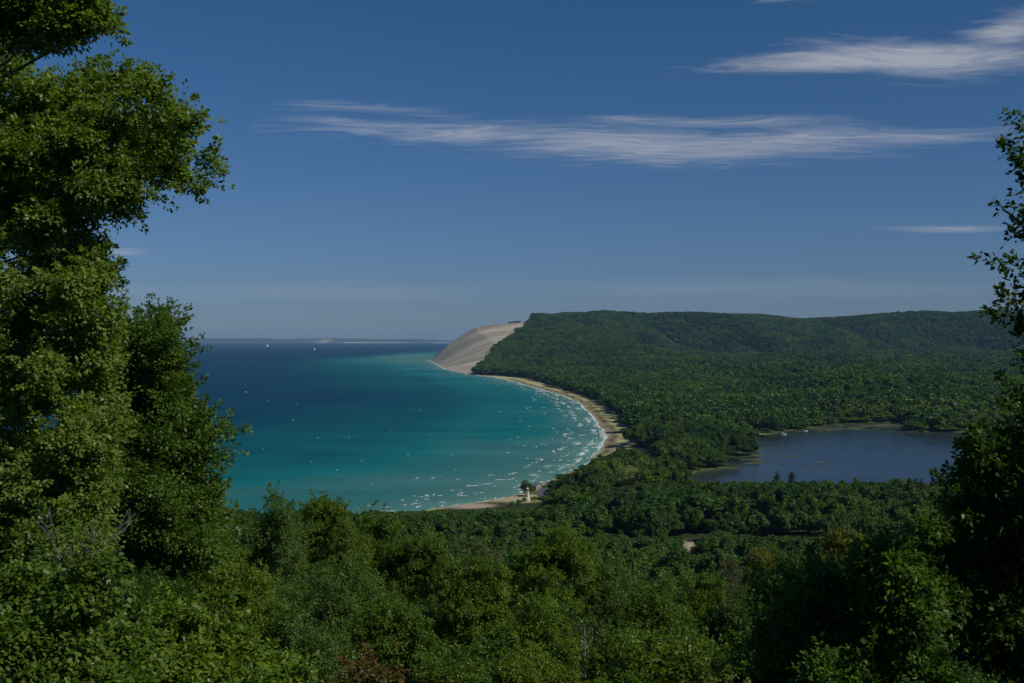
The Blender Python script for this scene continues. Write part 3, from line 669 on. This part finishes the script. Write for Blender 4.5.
px = 512+tx/ty*F
# trees never stand above the skyline the photograph shows in front of the water
cap = np.where(ty < 430, np.interp(px, *near_sky), np.where(ty < 905, np.interp(px, *mid_sky), np.where(ty < np.where(px > 660, 960, 1330), np.interp(px, *bay_sky), 0)))
zmax = HC-(cap+rng.uniform(0,7,len(px))-Y0)/F*ty
lim = (ty < 1330)
cap = np.where((np.abs(px-694) < 11) & (ty > 40) & (ty < 680), np.maximum(cap, 552), cap)
cap = np.where((np.abs(px-543) < 9) & (ty > 600) & (ty < 925), np.maximum(cap, 496), cap)
cap = np.where((np.abs(px-627) < 17) & (ty > 600) & (ty < 975), np.maximum(cap, 490), cap); zmax = HC-(cap+rng.uniform(0,6,len(px))-Y0)/F*ty
hgt = np.where(lim, np.minimum(hgt, zmax-gz), hgt)
hgt = np.where(low_, np.minimum(hgt, HC-(np.where(np.abs(px-692) < 14, 553, 537)-Y0)/F*ty-gz-.5), hgt)
ok = hgt > np.where(ty < 430, 4.5, np.where(low_, 1.5, 4.0))
pl = np.array(placed)
for (qx,qy,qr) in pl: ok &= ~((np.hypot(tx-qx, ty-qy) < 1.5+qr*.7) & (ty < 400))
wil = ground_at(627, 491, 3)
ok &= np.hypot(tx-wil[0], ty-wil[1]) > 17
ok &= ~((np.abs(tx-wil[0]) < 12) & (ty < wil[1]) & (ty > wil[1]-70) & (gz+hgt > 12))
T = T[ok]; extra = np.array([[18+q*5.5-40, 7040+(q%3)*12] for q in range(14)])
tx, ty, ts, gz, hgt, px, sd = T[:,0], T[:,1], T[:,2], gz[ok], hgt[ok], px[ok], sd[ok]
wid = ts*.64*np.exp(rng.normal(0,.26,len(tx))); wid = np.minimum(wid, .05*ty+1.3)
tx = np.r_[tx, extra[:,0]]; ty = np.r_[ty, extra[:,1]]; gz = np.r_[gz, height(extra[:,0], extra[:,1])]; hgt = np.r_[hgt, np.full(14, 13.)]; wid = np.r_[wid, np.full(14, 7.)]; px = 512+tx/ty*F
inview = (px > -40) & (px < 1064)
order = np.argsort(np.where(inview, ty, 1e9))
ind = order[:215]; isind = np.zeros(len(tx), bool); isind[ind] = True

def wood_proto(name, seed, n, size, matk, h, R_, nl, conifer=False, **kw):
    r = np.random.default_rng(seed)
    if conifer:
        lb = []; 
        for k in range(9):
            z = h*(.15+.85*k/9); rr = R_*(1-k/9.5); lb.append((r.uniform(-.2,.2),r.uniform(-.2,.2),z,rr,rr,h*.07))
        lb = np.array(lb)
    else: lb = sublobes(crown_lobes(r, h, R_, nl, .22), 3 if n > 1000 else 1, r, .55, .85)
    V, Qf, lv = foliage(lb, n, size, r, jit=.13, stray=0, **kw)
    return mesh_np(name, V, Qf, M_[matk], fattrs=dict(lv=lv))
kw = dict(spray=3, pj=.12, shell=.10, up=.15, width=1.0, droop=.05, under=.2)
nearm = [('maple_a',.3),('maple_b',.2),('lush_b',.14),('dark_a',.12),('dark_b',.1),('poplar',.09),('yellow',.02),('thin',.03)]
mids = [wood_proto('mid_crown', 101+i, 6500, .48, m, 10, 3.6, 9+i, clump=.35, **kw) for i, m in enumerate(('wood','wood','wood','wood','dark'))]
mids.append(wood_proto('mid_crown', 110, 4200, .45, 'conifer', 11, 2.2, 0, True, clump=.4, spray=4, up=.3))
fars = [wood_proto('far_crown', 120+i, 520, 1.5, m, 10, 3.9, 11, clump=.5, **kw) for i, m in enumerate(('wood','wood','wood','wood'))]
fars.append(wood_proto('far_crown', 130, 420, 1.1, 'conifer', 11, 2.0, 0, True, clump=.6, spray=3, up=.3))
near_lod = [protos[k][0] for k in ('maple_a','maple_b','dark_a')]
near_h = [14,14,14]
# individual trees
keys = [k for k,_ in nearm]; pr = np.array([w for _,w in nearm]); pr /= pr.sum()
kindname = dict(maple_a='maple_tree', maple_b='maple_tree', lush_b='maple_tree', dark_a='oak_tree', dark_b='oak_tree', poplar='poplar_tree', yellow='birch_tree', thin='ash_tree')
look = dict(maple_a='green maple', maple_b='slim green maple', lush_b='fresh green maple', dark_a='dark broad oak', dark_b='dark slim oak', poplar='pale flecked poplar', yellow='yellow green birch', thin='sparse brown ash')
for i in ind:
    key = keys[rng.choice(len(keys), p=pr)]
    side = 'left' if px[i] < 340 else ('middle' if px[i] < 680 else 'right'); band = 'upper' if ty[i] > 150 else ('middle' if ty[i] > 80 else 'lower')
    lab = f"{look[key]} in the dense canopy of the {side} slope, {('far side' if band=='upper' else 'half way down' if band=='middle' else 'nearest rows')}"
    plant(kindname[key], key, 0, 0, ty[i], wid[i]*F/ty[i], lab, f"{look[key]}s in the {side} canopy, {band} rows", x=tx[i], y=ty[i], ztop=gz[i]+hgt[i])

# everything else is one wood, instanced from the crown meshes
sel = ~isind
wx_, wy_, wz_, wh_, ww_ = tx[sel], ty[sel], gz[sel], hgt[sel], wid[sel]
u = rng.uniform(0,1,len(wx_)); con = fbm(wx_/150, wy_/150, 80, 3)
idx = np.where(wy_ < 230, (u*3).astype(int), np.where(wy_ < 1500, 3+np.minimum((u*5).astype(int),4), 9+np.minimum((u*4).astype(int),3)))
isc = (con > .60) & (rng.uniform(0,1,len(wx_)) < .6) & (wy_ > 500)
idx = np.where(isc, np.where(wy_ < 1500, 8, 13), idx)
allm = near_lod+mids+fars; ph = [14]*3+[10]*5+[11]+[10]*4+[11]; pR = [4,3.6,4]+[3.6]*5+[2.2]+[3.9]*4+[2.0]
sx = ww_/np.array(pR)[idx]; sz = wh_/np.array(ph)[idx]; sx = np.where(isc, sx*.62, sx)
print('woodland trees', len(wx_), 'individuals', len(ind))
me = bpy.data.meshes.new('woodland'); me.vertices.add(len(wx_)); me.vertices.foreach_set('co', np.c_[wx_,wy_,wz_].astype(np.float32).ravel())
def vattr(n, t, d): a = me.attributes.new(n, t, 'POINT'); a.data.foreach_set('value' if t != 'FLOAT_VECTOR' else 'vector', d)
vattr('idx', 'INT', idx.astype(np.int32)); vattr('scl', 'FLOAT_VECTOR', np.c_[sx,sx,sz].astype(np.float32).ravel())
vattr('rot', 'FLOAT_VECTOR', np.c_[np.zeros(len(wx_)),np.zeros(len(wx_)),rng.uniform(0,6.283,len(wx_))].astype(np.float32).ravel())
wood = tag(obj('woodland', me), 'unbroken green forest covering the low land, the slopes and the ridge', 'forest', kind='stuff')
ng = bpy.data.node_groups.new('wood_instances', 'GeometryNodeTree')
ng.interface.new_socket('Geometry', in_out='INPUT', socket_type='NodeSocketGeometry'); ng.interface.new_socket('Geometry', in_out='OUTPUT', socket_type='NodeSocketGeometry')
gi = ng.nodes.new('NodeGroupInput'); go = ng.nodes.new('NodeGroupOutput'); ip = ng.nodes.new('GeometryNodeInstanceOnPoints'); ip.inputs['Pick Instance'].default_value = True
gti = ng.nodes.new('GeometryNodeGeometryToInstance')
for m in reversed(allm):
    po = bpy.data.objects.new('tree_crown', m); oi = ng.nodes.new('GeometryNodeObjectInfo'); oi.inputs['Object'].default_value = po; oi.transform_space = 'ORIGINAL'
    ng.links.new(oi.outputs['Geometry'], gti.inputs[0])
def na(n, t): a = ng.nodes.new('GeometryNodeInputNamedAttribute'); a.data_type = t; a.inputs['Name'].default_value = n; return a.outputs[0]
ng.links.new(gi.outputs[0], ip.inputs['Points']); ng.links.new(gti.outputs[0], ip.inputs['Instance'])
ng.links.new(na('idx','INT'), ip.inputs['Instance Index']); ng.links.new(na('scl','FLOAT_VECTOR'), ip.inputs['Scale'])
e2r = ng.nodes.new('FunctionNodeEulerToRotation'); ng.links.new(na('rot','FLOAT_VECTOR'), e2r.inputs[0]); ng.links.new(e2r.outputs[0], ip.inputs['Rotation'])
ng.links.new(ip.outputs[0], go.inputs[0])
md = wood.modifiers.new('instances', 'NODES'); md.node_group = ng

# ------------------------------------------------------------------ special trees and buildings of the village
def mid_tree(kind, x, y, h, Rr, matk, label, seed, n=5200, size=.5, nl=24, base=.05, **k2):
    r = np.random.default_rng(seed); g = ht(x, y); o = empty(kind, (x,y,g)); tag(o, label, 'tree')
    lb = crown_lobes(r, h, Rr, nl, base); V, Qf, lv = foliage(lb, n, size, r, **{**kw, **dict(clump=.35), **k2})
    obj('crown', mesh_np(kind+'_crown', V, Qf, M_[matk], fattrs=dict(lv=lv)), o)
    tv, tq = skeleton((0,0,-.5), lb, r, h*.02, top=(0,0,h*.8), twigs=0); obj('trunk', mesh_np(kind+'_trunk', tv, tq, M_['bark']), o); return o
mid_tree('willow_tree', wil[0], wil[1], 22, 11.5, 'willow', 'big pale yellow green willow dome near the small lake', 201, n=16000, size=.55, nl=40, droop=.15)
for i_, (qx, qy, hh_, w_) in enumerate(((524.5,500.5,3.2,2.2),(530.5,500,2.8,2.0),(535,500,3.4,2.4),(519,503,3.5,2.6),(512,505,3.5,3.0))):
    x, y = ground_at(qx, qy, 3); mid_tree('beach_bush', x, y, hh_, w_, 'dark' if i_ % 2 else 'lush', ('low bush just left of the foot of the lighthouse','low bush just right of the foot of the lighthouse','low bush in front of the shore cabin','round bush on the sandy lawn left of the lighthouse','leftmost bush on the sand below the lighthouse')[i_], 230+i_, n=900, size=.4, nl=8)
x, y = ground_at(525.5, 497, 3); mid_tree('oak_tree', x+1, y+12, 13, 5.6, 'dark', 'single dark round tree behind the white lighthouse by the water', 202, n=7000)
x, y = ground_at(660, 432, 14); mid_tree('olive_tree', x, y, 14, 8, 'poplar', 'pale grey green tree in the wood right of the beach', 203, n=6000, size=.6)
x, y = ground_at(682, 452, 6); mid_tree('birch_tree', x, y, 17, 6, 'yellow', 'bright yellow green tree in the wood between beach and small lake', 204, n=5000)
for i, (qx, qy, lab) in enumerate(((857,487,'small pointed dark tree on the near bank of the small lake'),(777,476.5,'dark treetop poking up left on the near bank'),(792,477,'second dark treetop poking up beside it on the near bank'))):
    D = 915+i*4; x = (qx-512)/F*D; zt = HC-(qy-(9 if i == 0 else 5)-Y0)/F*D; mid_tree('cedar_tree', x, D, zt-ht(x,D), 3.6 if i == 0 else 3.0, 'conifer' if i else 'yellow', lab, 210+i, n=3000)

# lighthouse
lx_, ly_ = ground_at(527.6, 499.5, 3.5); g = ht(lx_, ly_); lh = empty('lighthouse', (lx_,ly_,g), .3); lh.scale = (.88,.88,.92); tag(lh, 'slim white lighthouse tower with a small lantern room by the water', 'lighthouse')
MB().box(-1.9,1.9,-1.9,1.9,-.5,2.6).box(-2.05,2.05,-2.05,2.05,2.6,2.8).build('base', M_['white'], lh)
tw = MB().ring([(0,0,2.8,1.6),(0,0,8.6,1.15),(0,0,8.7,1.5),(0,0,8.9,1.5)], 8, .39).build('tower', M_['white'], lh)
for z, a in ((4.2,-math.pi/2),(6.8,-math.pi/2)):
    MB().box(-.3,.3,-1.78+.06*(z-3),-1.3,z,z+.9).build('window', M_['glass'], tw)
MB().box(-.5,.5,-1.98,-1.89,0,2.1).build('door', M_['timber'], lh)
gal = MB().ring([(0,0,8.9,1.75),(0,0,9.05,1.75)], 12).build('gallery', M_['white'], lh)
rl = MB()
for k in range(12): a = k/12*6.283; rl.ring([(1.68*math.cos(a),1.68*math.sin(a),9.05,.04),(1.68*math.cos(a),1.68*math.sin(a),10,.04)],4)
rl.build('railing', M_['black'], gal)
lan = MB().ring([(0,0,9.05,.95),(0,0,10.7,.95)], 8).build('lantern_room', M_['glass'], lh)
MB().ring([(0,0,10.7,1.25),(0,0,11.4,.55),(0,0,11.7,.14),(0,0,12.2,.1)], 8).build('lantern_roof', M_['white'], lan)
def house(name, label, x, y, rz, w, d, h, rh, wallm, roofm, cat='house', garage=False):
    g = ht(x, y); o = empty(name, (x,y,g), rz); tag(o, label, cat)
    b = MB().box(-w/2,w/2,-d/2,d/2,-.6,h); b.poly([(-w/2,-d/2,h),(w/2,-d/2,h),(0,-d/2,h+rh),(-w/2,d/2,h),(w/2,d/2,h),(0,d/2,h+rh)],[(0,1,2),(4,3,5)]); wl = b.build('wall', wallm, o)
    e = .5; t = .22; k = rh/(w/2)
    rf = MB()
    for s in (-1,1):
        P = [(0,-d/2-e,h+rh+.03),(s*(w/2+e),-d/2-e,h-e*k+.03),(s*(w/2+e),d/2+e,h-e*k+.03),(0,d/2+e,h+rh+.03)]; P += [(p[0],p[1],p[2]+t) for p in P]
        rf.poly(P, [(0,1,2,3),(7,6,5,4),(0,4,5,1),(1,5,6,2),(2,6,7,3),(3,7,4,0)])
    r_ = rf.build('roof', roofm, o); MB().box(w*.18,w*.18+.8,-.4,.4,h+rh*.4,h+rh+1).build('chimney', M_['brick'], r_)
    for q in (-.28,.28):
        wn = MB().box(w*q-.55,w*q+.55,-d/2-.05,-d/2-.002,1.1,2.4).build('window', M_['glass'], o)
        f = MB()
        for a_ in ((w*q-.68,w*q-.55,.98,2.52),(w*q+.55,w*q+.68,.98,2.52),(w*q-.55,w*q+.55,2.4,2.52),(w*q-.55,w*q+.55,.98,1.1)): f.box(a_[0],a_[1],-d/2-.08,-d/2-.001,a_[2],a_[3])
        f.build('frame', M_['white'], wn)
    MB().box(-.5,.5,-d/2-.06,-d/2-.002,0,2.1).build('door', M_['timber'], o)
    for q in (-.25,.25): MB().box(w/2+.002,w/2+.05,d*q-.5,d*q+.5,1.1,2.4).build('window', M_['glass'], o)
    return o
x, y = ground_at(544.5, 496.5, 3.5); house('lake_cottage', 'white walled house with a broad grey roof beside the lighthouse', x, y, .75, 7.5, 9.5, 3.0, 4.6, M_['white'], M_['shingle'])
x, y = ground_at(534, 489, 4); house('shore_cabin', 'small brown cabin half hidden between the lighthouse and the grey roofed house', x+3, y+14, .5, 6, 7, 2.8, 2.6, M_['brick'], M_['shingle'])
x, y = ground_at(630, 431, 3.5); house('beach_cottage', 'small pale cottage tucked in the trees where the beach is widest', x, y-10, .7, 7, 9, 3.2, 2.8, M_['white'], plain('pale_roof',(.5,.52,.55),.6))
def car(x, y, rz, label, paint):
    o = empty('parked_car', (x,y,ht(x,y)+.02), rz); tag(o, label, 'car', 'cars parked by the beach')
    b = MB(); pr_ = [(-2.2,.35),(-2.25,.8),(-1.4,.95),(-.9,1.42),(.7,1.45),(1.5,.98),(2.15,.85),(2.25,.4)]
    n = len(pr_); P = [(a,-.88,z) for a,z in pr_]+[(a,.88,z) for a,z in pr_]
    b.poly(P, [tuple(range(n)), tuple(range(2*n-1,n-1,-1))]+[(i,i+n,(i+1)%n+n,(i+1)%n) for i in range(n)]).build('body', paint, o)
    MB().box(-1.0,.9,-.90,.90,1.0,1.36).build('window', M_['glass'], o)
    for sx_ in (-1.35,1.4):
        for sy_ in (-.8,.8):
            w_ = MB(); 
            A_ = [(sx_+.33*math.cos(a),sy_+s*.11,.33+.33*math.sin(a)) for s in (-1,1) for a in np.linspace(0,6.283,13)[:-1]]
            w_.poly(A_, [tuple(range(12)), tuple(range(23,11,-1))]+[(k,(k+1)%12,12+(k+1)%12,12+k) for k in range(12)]).build('wheel', M_['black'], o)
x, y = ground_at(513.5, 500.5, 3); car(x, y, .4, 'white car parked on the sand left of the lighthouse', M_['hull'])
x, y = ground_at(546.6, 498.5, 3.5); car(x, y-3, 1.2, 'white car parked in front of the grey roofed house', M_['hull'])
# boats on the small lake
def motorboat(x, y, rz, label, cover):
    o = empty('motorboat', (x,y,.3), rz); tag(o, label, 'boat', 'boats moored on the small lake')
    P = []; st = [(-3.6,1.15),(-1.5,1.25),(1.2,1.15),(2.8,.6),(3.7,.05)]
    for a,w in st: P += [(a,-w*.6,-.1),(a,-w,.75+.04*(a+3)),(a,w,.75+.04*(a+3)),(a,w*.6,-.1)]
    fs_ = []
    for j in range(4):
        for k in range(4): fs_.append((j*4+k, (j+1)*4+k, (j+1)*4+(k+1)%4, j*4+(k+1)%4))
    fs_ += [(3,2,1,0),(16,17,18,19)]; MB().poly(P, fs_).build('hull', M_['hull'], o)
    MB().poly([(-.1,-.9,.9),(.5,-.8,.9),(.5,.8,.9),(-.1,.9,.9),(-.25,-.85,1.5),(.1,-.7,1.5),(.1,.7,1.5),(-.25,.85,1.5)],[(0,1,5,4),(1,2,6,5),(2,3,7,6),(3,0,4,7),(4,5,6,7)]).build('windscreen', M_['glass'], o)
    MB().box(-4.0,-3.6,-.25,.25,.2,1.1).build('motor', M_['black'], o)
    if cover:
        c = MB().box(-2.9,.9,-1.15,1.15,2.5,2.62)
        for a in (-2.7,.7):
            for b_ in (-1.05,1.05): c.box(a-.04,a+.04,b_-.04,b_+.04,.8,2.5)
        c.build('canopy', M_['canvas'], o)
x, y = ground_at(783.5, 434.6, .3); motorboat(x, y-2, .1, 'white canopied boat moored at the left bank of the small lake', True)
x, y = ground_at(805, 431, .3); motorboat(x, y-4, .5, 'low white boat at the end of the bank farther right', False)
def dock(x, y, rz, L_, label):
    o = empty('boat_dock', (x,y,.3), rz); tag(o, label, 'dock', 'docks on the small lake'); MB().box(0,L_,-.8,.8,.45,.6).build('deck', M_['timber'], o)
    for k in range(4):
        for s in (-.7,.7): MB().ring([(L_*(k+.5)/4,s,-1.4,.1),(L_*(k+.5)/4,s,.9,.1)],6).build('post', M_['timber'], o)
x, y = ground_at(778, 434, .3); dock(x-2, y+5, -.5, 10, 'wooden dock beside the canopied boat')
x, y = ground_at(799, 431.5, .3); dock(x-6, y-2, -.2, 12, 'wooden dock behind the low white boat')
# sailing ships far off
def sailboat(px_, py_, hpx, label):
    x, y = ground_at(px_, py_); H = hpx/F*y; s = H/15.; o = empty('sailboat', (x,y,0), .5); o.scale = (s,s,s); tag(o, label, 'sailboat', 'sailboats on the horizon')
    P = []
    for a,w in ((-5.5,.9),(-2,1.6),(2,1.5),(5.5,.1)): P += [(a,-w*.5,-.3),(a,-w,1.1),(a,w,1.1),(a,w*.5,-.3)]
    fs_ = [(j*4+k,(j+1)*4+k,(j+1)*4+(k+1)%4,j*4+(k+1)%4) for j in range(3) for k in range(4)]+[(3,2,1,0),(12,13,14,15)]
    MB().poly(P, fs_).build('hull', M_['hull'], o); MB().ring([(.6,0,1,.14),(.6,0,15,.08)],6).build('mast', M_['timber'], o)
    MB().poly([(.4,.05,2),(-4.8,.35,2.2),(.4,.05,14.5),(-1.9,.55,7.5),(.4,-.05,2),(-4.8,.25,2.2),(.4,-.05,14.5),(-1.9,.45,7.5)],[(0,2,3,1),(5,7,6,4)]).build('mainsail', M_['canvas'], o)
    MB().poly([(.9,.05,12.5),(5.3,.1,1.6),(1.1,.6,2),(.9,-.05,12.5),(5.3,0,1.6),(1.1,.5,2)],[(0,1,2),(5,4,3)]).build('jib', M_['canvas'], o)
sailboat(267.4, 346.8, 3.1, 'tiny white sailboat under the far shore, the brighter of the two')
sailboat(314.5, 350.0, 2.4, 'faint distant sailboat right of the brighter one')

# ------------------------------------------------------------------ clouds: thin wind-drawn cirrus, lit by the sun
def cloud_mat(name, sc, thr, gain, rot, opa):
    m, nt, out = mat(name); L = nt.links.new
    tc = nt.nodes.new('ShaderNodeTexCoord'); mp = nt.nodes.new('ShaderNodeMapping'); mp.inputs['Scale'].default_value = sc; mp.inputs['Rotation'].default_value = (0,0,rot); L(tc.outputs['Object'], mp.inputs[0])
    n = N(nt, 'ShaderNodeTexNoise', Scale=1.0, Detail=6.0, Roughness=.60, Distortion=1.6); L(mp.outputs[0], n.inputs['Vector'])
    a = math_(nt,'ADD',math_(nt,'MULTIPLY',attr(nt,'mask'),.80), math_(nt,'MULTIPLY',math_(nt,'SUBTRACT',n.outputs[0],thr),1.05)); a = math_(nt,'MULTIPLY',a,gain,clamp=True)
    a = math_(nt,'MULTIPLY',math_(nt,'POWER',a,1.5),math_(nt,'MULTIPLY',ramp(nt,[(0,(0,0,0)),(.12,(1,1,1))],attr(nt,'mask')).outputs[0],opa),clamp=True)
    tr = nt.nodes.new('ShaderNodeBsdfTransparent'); tl = nt.nodes.new('ShaderNodeBsdfTranslucent'); tl.inputs[0].default_value = (.9,.92,.95,1)
    df = nt.nodes.new('ShaderNodeBsdfDiffuse'); df.inputs[0].default_value = (.9,.92,.95,1)
    mm = N(nt, 'ShaderNodeMixShader'); mm.inputs[0].default_value = .35; L(tl.outputs[0], mm.inputs[1]); L(df.outputs[0], mm.inputs[2])
    mx = nt.nodes.new('ShaderNodeMixShader'); L(a, mx.inputs[0]); L(tr.outputs[0], mx.inputs[1]); L(mm.outputs[0], mx.inputs[2]); L(mx.outputs[0], out.inputs[0]); return m
def cloud(label, alt, px0, px1, py0, py1, mask, matr):
    """a sheet at height alt covering this part of the sky; mask(px,py) gives how thick it lies"""
    nx, ny = 90, 40; D0 = (alt-HC)*F/(Y0-py1); D1 = (alt-HC)*F/(Y0-py0)
    pyg = np.linspace(py1, py0, ny); V = []; Mk = []
    for p_ in pyg:
        D = (alt-HC)*F/(Y0-p_); xg = np.linspace(px0, px1, nx); V.append(np.c_[(xg-512)/F*D, np.full(nx,D), np.full(nx,alt)+50*np.sin(xg/40)]); Mk.append(mask(xg, np.full(nx,p_)))
    V = np.vstack(V); V[:,1] += 0; c = V.mean(0); i = np.arange(nx*ny).reshape(ny,nx); Qc = np.stack([i[:-1,:-1],i[:-1,1:],i[1:,1:],i[1:,:-1]],-1).reshape(-1,4)
    o = obj('cloud', mesh_np('cloud', V-c, Qc, matr, dict(mask=np.clip(np.concatenate(Mk),0,1))), loc=c); tag(o, label, 'cloud', kind='stuff'); return o
def blob(x, y, cx, cy, rx, ry, sl=0): return np.exp(-(np.abs((x-cx)/rx)**2.4+np.abs((y-cy-sl*(x-cx))/ry)**2.2))
def mA(x, y):
    e = sstep(0,.2,1-np.abs((x-650)/400)); 
    return np.maximum.reduce([blob(x,y,640,145,160,19,.03)*.95, blob(x,y,480,133,130,13,.03)*.85, blob(x,y,740,146,170,17,-.04)*.95, blob(x,y,900,138,130,9,-.04)*.75, blob(x,y,720,122,160,7,.01)*.7, blob(x,y,360,109,100,6,.03)*.62, blob(x,y,320,121,60,5)*.55, blob(x,y,400,130,120,7,.01)*.6])
def mB(x, y): return np.maximum.reduce([blob(x,y,850,62,130,12,-.02)*1.0, blob(x,y,930,57,130,18,0)*1.0, blob(x,y,790,66,90,6,0)*.8, blob(x,y,1010,30,55,20,-.25)*.8, blob(x,y,780,0,40,5)*.6])
cloud('long wispy cloud streak across the middle of the sky', 6500, 250,1060,100,178, mA, cloud_mat('cirrus_long',(.00030,.00080,0),.62,1.5,.3,.58))
cloud('brighter feathered cloud in the upper right sky', 6500, 660,1120,-12,92, mB, cloud_mat('cirrus_bright',(.00032,.00085,0),.60,1.6,-.3,.72))
cloud('short faint cloud streak low in the right sky', 4200, 860,1100,218,238, lambda x,y: blob(x,y,955,228,75,4.0)*.75, cloud_mat('cirrus_faint',(.00012,.0006,0),.62,2.0,0,.45))
cloud('faint veil of cloud low over the far shore', 3600, 60,1060,270,306, lambda x,y: np.maximum(blob(x,y,330,292,190,10)*.7, np.maximum(blob(x,y,760,289,280,11)*.7, blob(x,y,130,290,60,6)*.6)), cloud_mat('veil',(.00006,.0003,0),.56,1.3,0,.20))
cloud('small faint cloud beside the tall left maple', 3600, 60,190,240,262, lambda x,y: blob(x,y,110,252,45,5)*.75, cloud_mat('puff',(.0002,.0006,0),.60,1.8,0,.4))

# ------------------------------------------------------------------ air
hm, nt, out = mat('haze'); pv = nt.nodes.new('ShaderNodeVolumePrincipled'); pv.inputs['Density'].default_value = 1.9e-5; pv.inputs['Color'].default_value = (.36,.66,1,1); pv.inputs['Anisotropy'].default_value = 0
nt.links.new(pv.outputs[0], out.inputs['Volume'])
tag(MB().box(-30500,15500,-2000,41500,-32,365).build('haze', hm), 'thin blue haze in the air', 'haze', kind='stuff')

# ------------------------------------------------------------------ light, sky, camera
AZ, EL = 121., 41.
world = bpy.data.worlds.new('World'); scene.world = world; world.use_nodes = True; nt = world.node_tree; nt.nodes.clear()
sk = nt.nodes.new('ShaderNodeTexSky'); sk.sky_type = 'NISHITA'; sk.sun_disc = False; sk.sun_elevation = R(EL); sk.sun_rotation = R(AZ); sk.altitude = 300; sk.air_density = 1.0; sk.dust_density = .15; sk.ozone_density = 3.0
bg = nt.nodes.new('ShaderNodeBackground'); bg.inputs[1].default_value = .09; wo = nt.nodes.new('ShaderNodeOutputWorld')
tcw = nt.nodes.new('ShaderNodeTexCoord'); sx_ = nt.nodes.new('ShaderNodeSeparateXYZ'); nt.links.new(tcw.outputs['Generated'], sx_.inputs[0])
tint = ramp(nt, [(0,(.35,.468,.80)),(.10,(.36,.53,.81)),(.30,(.285,.565,.81))], sx_.outputs[2])
nt.links.new(mixc(nt, 1.0, sk.outputs[0], tint.outputs[0], 'MULTIPLY'), bg.inputs[0]); nt.links.new(bg.outputs[0], wo.inputs[0])
sl_ = bpy.data.lights.new('sun', 'SUN'); sl_.energy = 5.0; sl_.angle = R(.5); sl_.color = (1,.94,.85); so = bpy.data.objects.new('sun', sl_); link(so)
from mathutils import Vector
sd_ = Vector((math.sin(R(AZ))*math.cos(R(EL)), math.cos(R(AZ))*math.cos(R(EL)), math.sin(R(EL)))); so.rotation_euler = sd_.to_track_quat('Z','Y').to_euler(); so.location = (50,-50,200)
cam = bpy.data.cameras.new('camera'); cam.lens = 36*F/1024; cam.sensor_width = 36; cam.clip_start = .5; cam.clip_end = 300000
co = bpy.data.objects.new('camera', cam); link(co); co.location = (0,0,HC); co.rotation_euler = (R(90)-math.atan(2.5/F), 0, 0); scene.camera = co
scene.view_settings.view_transform = 'Standard'; scene.view_settings.look = 'None'; scene.view_settings.exposure = -.55; scene.view_settings.gamma = 1
cy_ = scene.cycles; cy_.max_bounces = 6; cy_.diffuse_bounces = 3; cy_.glossy_bounces = 2; cy_.transmission_bounces = 3; cy_.transparent_max_bounces = 12; cy_.volume_bounces = 0
cy_.use_denoising = True; cy_.denoiser = 'OPENIMAGEDENOISE'; cy_.sample_clamp_indirect = 4
